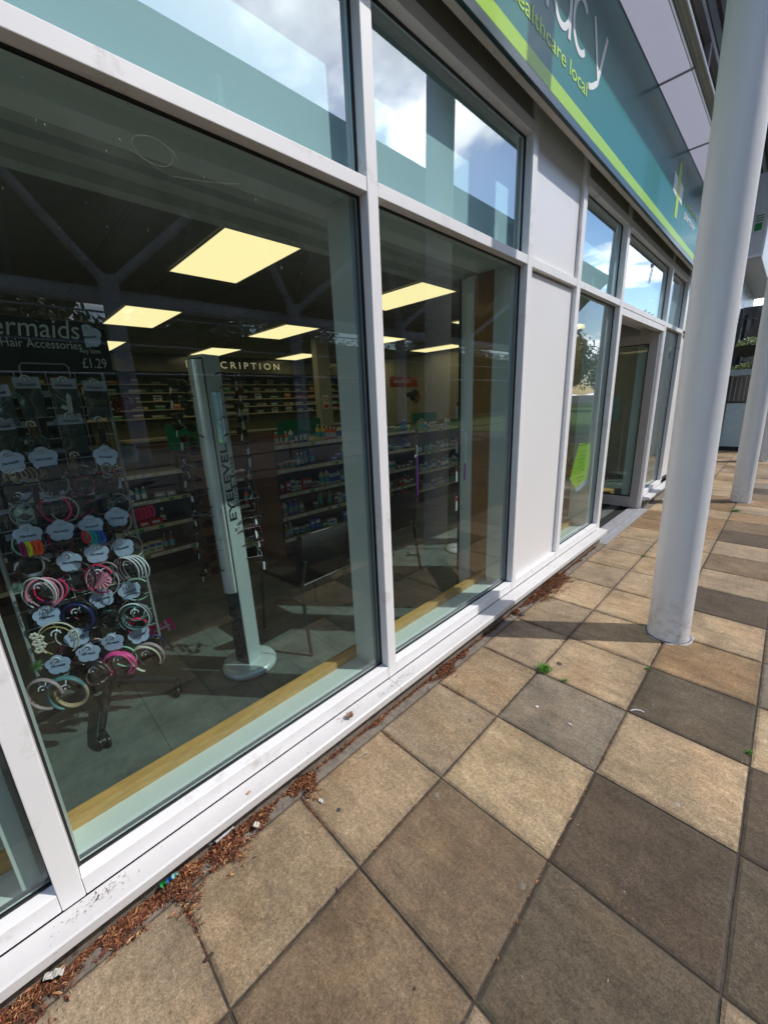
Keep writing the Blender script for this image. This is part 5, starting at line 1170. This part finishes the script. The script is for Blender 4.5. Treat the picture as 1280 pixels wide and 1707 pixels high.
# ================================================================== ACROSS THE WALKWAY (seen mirrored in the glass)
t = root('opposite_canopy', 'dark sloping canopy roof on forked grey posts across the road, mirrored in the windows', 'canopy', (8, 2, 0))
m = MB(); m.add([(6.2, -12, 7.0), (6.2, 24, 7.0), (9.6, 24, 4.15), (9.6, -12, 4.15), (6.2, -12, 7.2), (6.2, 24, 7.2), (9.6, 24, 4.35), (9.6, -12, 4.35)], [(0, 1, 2, 3), (7, 6, 5, 4), (0, 4, 5, 1), (1, 5, 6, 2), (2, 6, 7, 3), (3, 7, 4, 0)]); part('roof', m, mat('dark_canopy_soffit', (.03, .031, .033), .8), t)
for k in range(12):
    m = MB(); m.box(6.3, 6.36, -11+3*k, -10.9+3*k, 6.4, 6.9); m.tube([(6.3, -11+3*k, 6.85), (9.5, -11+3*k, 4.17)], .05, 8); part('rafter', m, mat('grey_rafter', (.22, .22, .25), .5), t)
M_post = mat('grey_post', (.62, .62, .70), .45)
for k in range(-3, 6):
    y = 2.47+4.4*k
    m = MB(); m.tube([(9.0, y, 0), (9.0, y, 4.1)], .17, 18); m.tube([(9.0, y, 4.0), (9.0, y-.0, 4.25)], .19, 18); part('post', m, M_post, t)
    for q in (-1, 1):
        m = MB(); m.tube([(9.0, y, 4.05), (8.0, y+q*1.45, 5.35)], .09, 12); part('branch', m, M_post, t)
m = MB(); m.tube([(9.45, -12, 3.95), (9.45, 24, 3.95)], .17, 18); part('edge_tube', m, mat('pale_tube', (.78, .79, .85), .35), t)
for z in (2.35, 2.95, 3.55):
    m = MB(); m.tube([(9.0, -12, z), (9.0, 24, z)], .022, 8); part('tie_bar', m, M_post, t)
t = root('railing', 'thin steel rail fence along the far side of the road, mirrored in the glass', 'railing', (5.2, 3, 0))
for z in (.45, .75, 1.05):
    m = MB(); m.tube([(5.2, -8, z), (5.2, 14, z)], .016, 8); part('rail', m, M_steel, t)
for k in range(12):
    m = MB(); m.tube([(5.2, -8+2*k, -.04), (5.2, -8+2*k, 1.08)], .022, 8); part('post', m, M_steel, t)
M_leaf = [mat('leaf_dark', (.028, .062, .016), .6, var=.3, scale=1.5), mat('leaf_mid', (.055, .11, .024), .6, var=.3, scale=1.5), mat('leaf_light', (.10, .17, .035), .6, var=.3, scale=1.5)]
M_bark = mat('tree_bark', (.09, .07, .055), .9, bump=.5)
def tree(x, y, h, r, lab, n=3600, ls=.85):
    t = root('tree', lab, 'tree', (x, y, 0), 'trees beyond the road')
    m = MB(); m.tube([(x, y, -.05), (x+.1, y, h*.25), (x-.05, y+.1, h*.55), (x, y, h*.8)], [h*.03, h*.023, h*.014, h*.005], 10)
    cl = []
    for k in range(9):
        a = k*2.4; rr = r*rnd.uniform(.35, .75); zc = h*(.42+.06*k); c = (x+rr*math.cos(a)*(1-.07*k), y+rr*math.sin(a)*(1-.07*k), zc); cl.append((c, r*rnd.uniform(.34, .52)))
        m.tube([(x, y, zc-h*.14), (x*.5+c[0]*.5, y*.5+c[1]*.5, zc-h*.05), c], [h*.01, h*.006, h*.002], 6)
    part('trunk', m, M_bark, t); m = MB(); cl.append(((x, y, h*.85), r*.45))
    for _ in range(n):
        c, q = rnd.choice(cl); d = Vector((rnd.gauss(0, 1), rnd.gauss(0, 1), rnd.gauss(0, .8))).normalized()*q*rnd.uniform(.45, 1.08); p = Vector(c)+d
        u = Vector((rnd.gauss(0, 1), rnd.gauss(0, 1), rnd.gauss(0, 1))).normalized()*ls*rnd.uniform(.4, 1.); v = u.orthogonal().normalized()*ls*.35
        m.add([p-u*.5, p+v*.5, p+u*.5, p-v*.5], [(0, 1, 2, 3)], rnd.choice([0, 1, 1, 2]))
    part('crown', m, M_leaf, t)
K = 0
for x, y, h, r in ((24, -14, 9, 4.4), (24, -6, 10, 4.6), (25, 2, 9.5, 4.6), (24, 10, 10, 4.8), (26, 18, 8.5, 4.3), (22, 30, 7.5, 3.8), (17, 44, 8.5, 4.0), (12.5, 58, 9.5, 4.6), (22, 60, 9, 4.4), (16, 78, 9, 4.6), (31, 44, 8, 4), (21, 84, 10, 5), (28, 72, 9, 5), (34, 84, 11, 5.5), (26, 92, 10, 5), (40, 66, 10, 5)):
    tree(x, y, h, r, f'leafy green tree beyond the road, {ORD[K]} from the near end of the row'); K += 1
hm = MB()  # tall hedge added to keep bright low sky out of the window reflections
for _ in range(15000):
    y = rnd.uniform(-20, 46); p = Vector((20+rnd.uniform(-.6, .6), y, rnd.uniform(0, 5.6))); u = Vector((rnd.gauss(0, 1), rnd.gauss(0, 1), rnd.gauss(0, 1))).normalized()*.4; v = u.orthogonal().normalized()*.16
    hm.add([p-u*.5, p+v*.5, p+u*.5, p-v*.5], [(0, 1, 2, 3)], rnd.choice([0, 0, 1]))
hm.box(19.7, 20.3, -20, 46, 0, 5.2)
tag(part('hedge', hm, M_leaf), 'long dense dark green hedge across the road, added to darken window reflections', 'hedge')
hm = MB()
for _ in range(3500):
    y = rnd.uniform(20, 56); p = Vector((4.6+rnd.uniform(-.3, .3), y, rnd.uniform(0, .95))); u = Vector((rnd.gauss(0, 1), rnd.gauss(0, 1), rnd.gauss(0, 1))).normalized()*.2; v = u.orthogonal().normalized()*.09
    hm.add([p-u*.5, p+v*.5, p+u*.5, p-v*.5], [(0, 1, 2, 3)], rnd.choice([0, 1, 2, 2]))
hm.box(4.4, 4.8, 20, 56, 0, .8, mi=1)
tag(part('hedge', hm, M_leaf), 'low bright green clipped hedge beside the far walkway', 'hedge')

# ================================================================== NEXT UNITS ALONG THE WALKWAY
t = root('neighbour_sign', 'white boxed shop sign with a small green emblem, high up beyond the columns', 'sign', (.2, 10.9, 4.4))
m = MB(); m.box(-.002, .36, 10.9, 16, 3.88, 5.22, bev=.01); part('sign_box', m, mat('white_sign_box', (.55, .57, .56), .4), t)
m = MB(); m.box(-.002, .385, 10.88, 10.899, 3.86, 3.90); m.box(.355, .385, 10.88, 10.899, 3.90, 5.24); part('edge_trim', m, M_cardw, t)
m = MB(); m.box(.20, .30, 10.893, 10.8995, 4.30, 4.42)
for k in range(3): m.box(.20, .31, 10.893, 10.8995, 4.45+.04*k, 4.468+.04*k)
part('emblem', m, cmat('emblem_green', (20, 125, 45), .5), t)
m = MB()
for k in range(4): m.box(-.02, -.0, 11.2+1.2*k, 12.35+1.2*k, 3.0, 3.84)
tag(part('lilac_panels', m, M_clad), None)
bpy.data.objects['lilac_panels'].parent = shop
t = root('glazed_porch', 'glazed porch front with a blue grey lower panel at the far end of the walkway', 'porch', (.4, 13.2, 0))
m = MB(); m.box(.06, .74, 13.2, 13.26, .10, 1.16, bev=.006); part('lower_panel', m, cmat('blue_grey_panel', (185, 208, 218), .5), t)
m = MB(); m.box(.02, .74, 13.19, 13.27, -.02, .0995); part('kick_plate', m, M_black, t)
m = MB(); m.box(.0, .058, 13.17, 13.28, 0, 3.3); m.box(.058, .74, 13.18, 13.27, 1.162, 1.20); m.box(.058, .74, 13.18, 13.27, 1.78, 2.0, mi=1); m.box(.74, .80, 13.17, 13.28, 0, 3.3)
part('frame', m, [M_gasket, cmat('pale_band', (175, 188, 190), .5)], t)
m = MB(); m.quad((.058, 13.22, 1.2), (.74, 13.22, 1.2), (.74, 13.22, 1.78), (.058, 13.22, 1.78)); part('pane', m, M_dglass, t)
for k in range(8):
    m = MB(); m.box(.09+.085*k, .105+.085*k, 13.17, 13.18, 1.21, 1.77); part('baluster', m, M_steel, t)
m = MB(); m.quad((-.2, 13.8, 2.0), (.8, 13.8, 2.0), (.8, 13.8, 3.4), (-.2, 13.8, 3.4)); part('rear_wall', m, M_dglass, t)
def plantmass(name, c, rad, n, lab, cat, extra=None, trail=0):
    t = root(name, lab, cat, c)
    m = MB()
    for _ in range(n):
        d = Vector((rnd.gauss(0, 1), rnd.gauss(0, 1), rnd.gauss(0, .7))).normalized()*rnd.uniform(.3, 1)
        p = Vector((c[0]+d.x*rad[0], c[1]+d.y*rad[1], c[2]+d.z*rad[2]-(trail*rnd.random()**2 if rnd.random() < .4 else 0))); u = Vector((rnd.gauss(0, 1), rnd.gauss(0, 1), rnd.gauss(0, 1))).normalized()*.05; v = u.orthogonal().normalized()*.02
        m.add([p-u*.5, p+v*.5, p+u*.5, p-v*.5], [(0, 1, 2, 3)], rnd.choice([0, 1, 2, 2]))
    part('foliage', m, [mat('basket_leaf_a', (.05, .10, .02), .6), mat('basket_leaf_b', (.12, .20, .04), .6), mat('basket_leaf_c', (.26, .32, .10), .6)], t); return t
t = plantmass('hanging_basket', (.47, 10.4, 2.30), (.19, .19, .12), 900, 'round hanging basket of yellow green foliage seen between the columns', 'hanging basket')
m = MB(); m.lathe([(.0, 2.06), (.10, 2.08), (.17, 2.16), (.19, 2.26)], (.47, 10.4, 0), 24); part('basket', m, mat('dark_basket', (.03, .03, .02), .9), t)
m = MB()
for k in range(3): m.tube([(.47+.18*math.cos(k*2.1), 10.4+.18*math.sin(k*2.1), 2.26), (.47, 10.4, 2.72)], .003, 5)
m.tube([(0, 10.4, 2.60), (.25, 10.4, 2.74), (.47, 10.4, 2.73), (.52, 10.4, 2.70)], .009, 8); part('bracket', m, M_black, t)
t = plantmass('window_box', (.42, 13.05, 1.98), (.40, .10, .12), 1300, 'trailing green plants in a box above the glazed porch', 'plants', trail=.1)
m = MB(); m.box(.0, .80, 12.96, 13.14, 1.80, 1.93, bev=.01); part('trough', m, cmat('trough_pale', (165, 180, 185), .5), t)
# a lone cobweb thread and smudge strands on the big pane
m = MB()
P = [(-.047, .47+.055*math.cos(a*.35)*(1-a*.01), 2.165+.03*math.sin(a*.35)) for a in range(26)]
m.tube(P, .00022, 4); m.tube([(-.047, .41, 2.15), (-.047, .50, 2.12), (-.047, .62, 2.14), (-.047, .70, 2.16)], .0002, 4)
tag(part('cobweb', m, mat('cobweb_thread', (.4, .4, .4), .8)), 'loose looping cobweb thread on the big window just below the transom', 'cobweb')
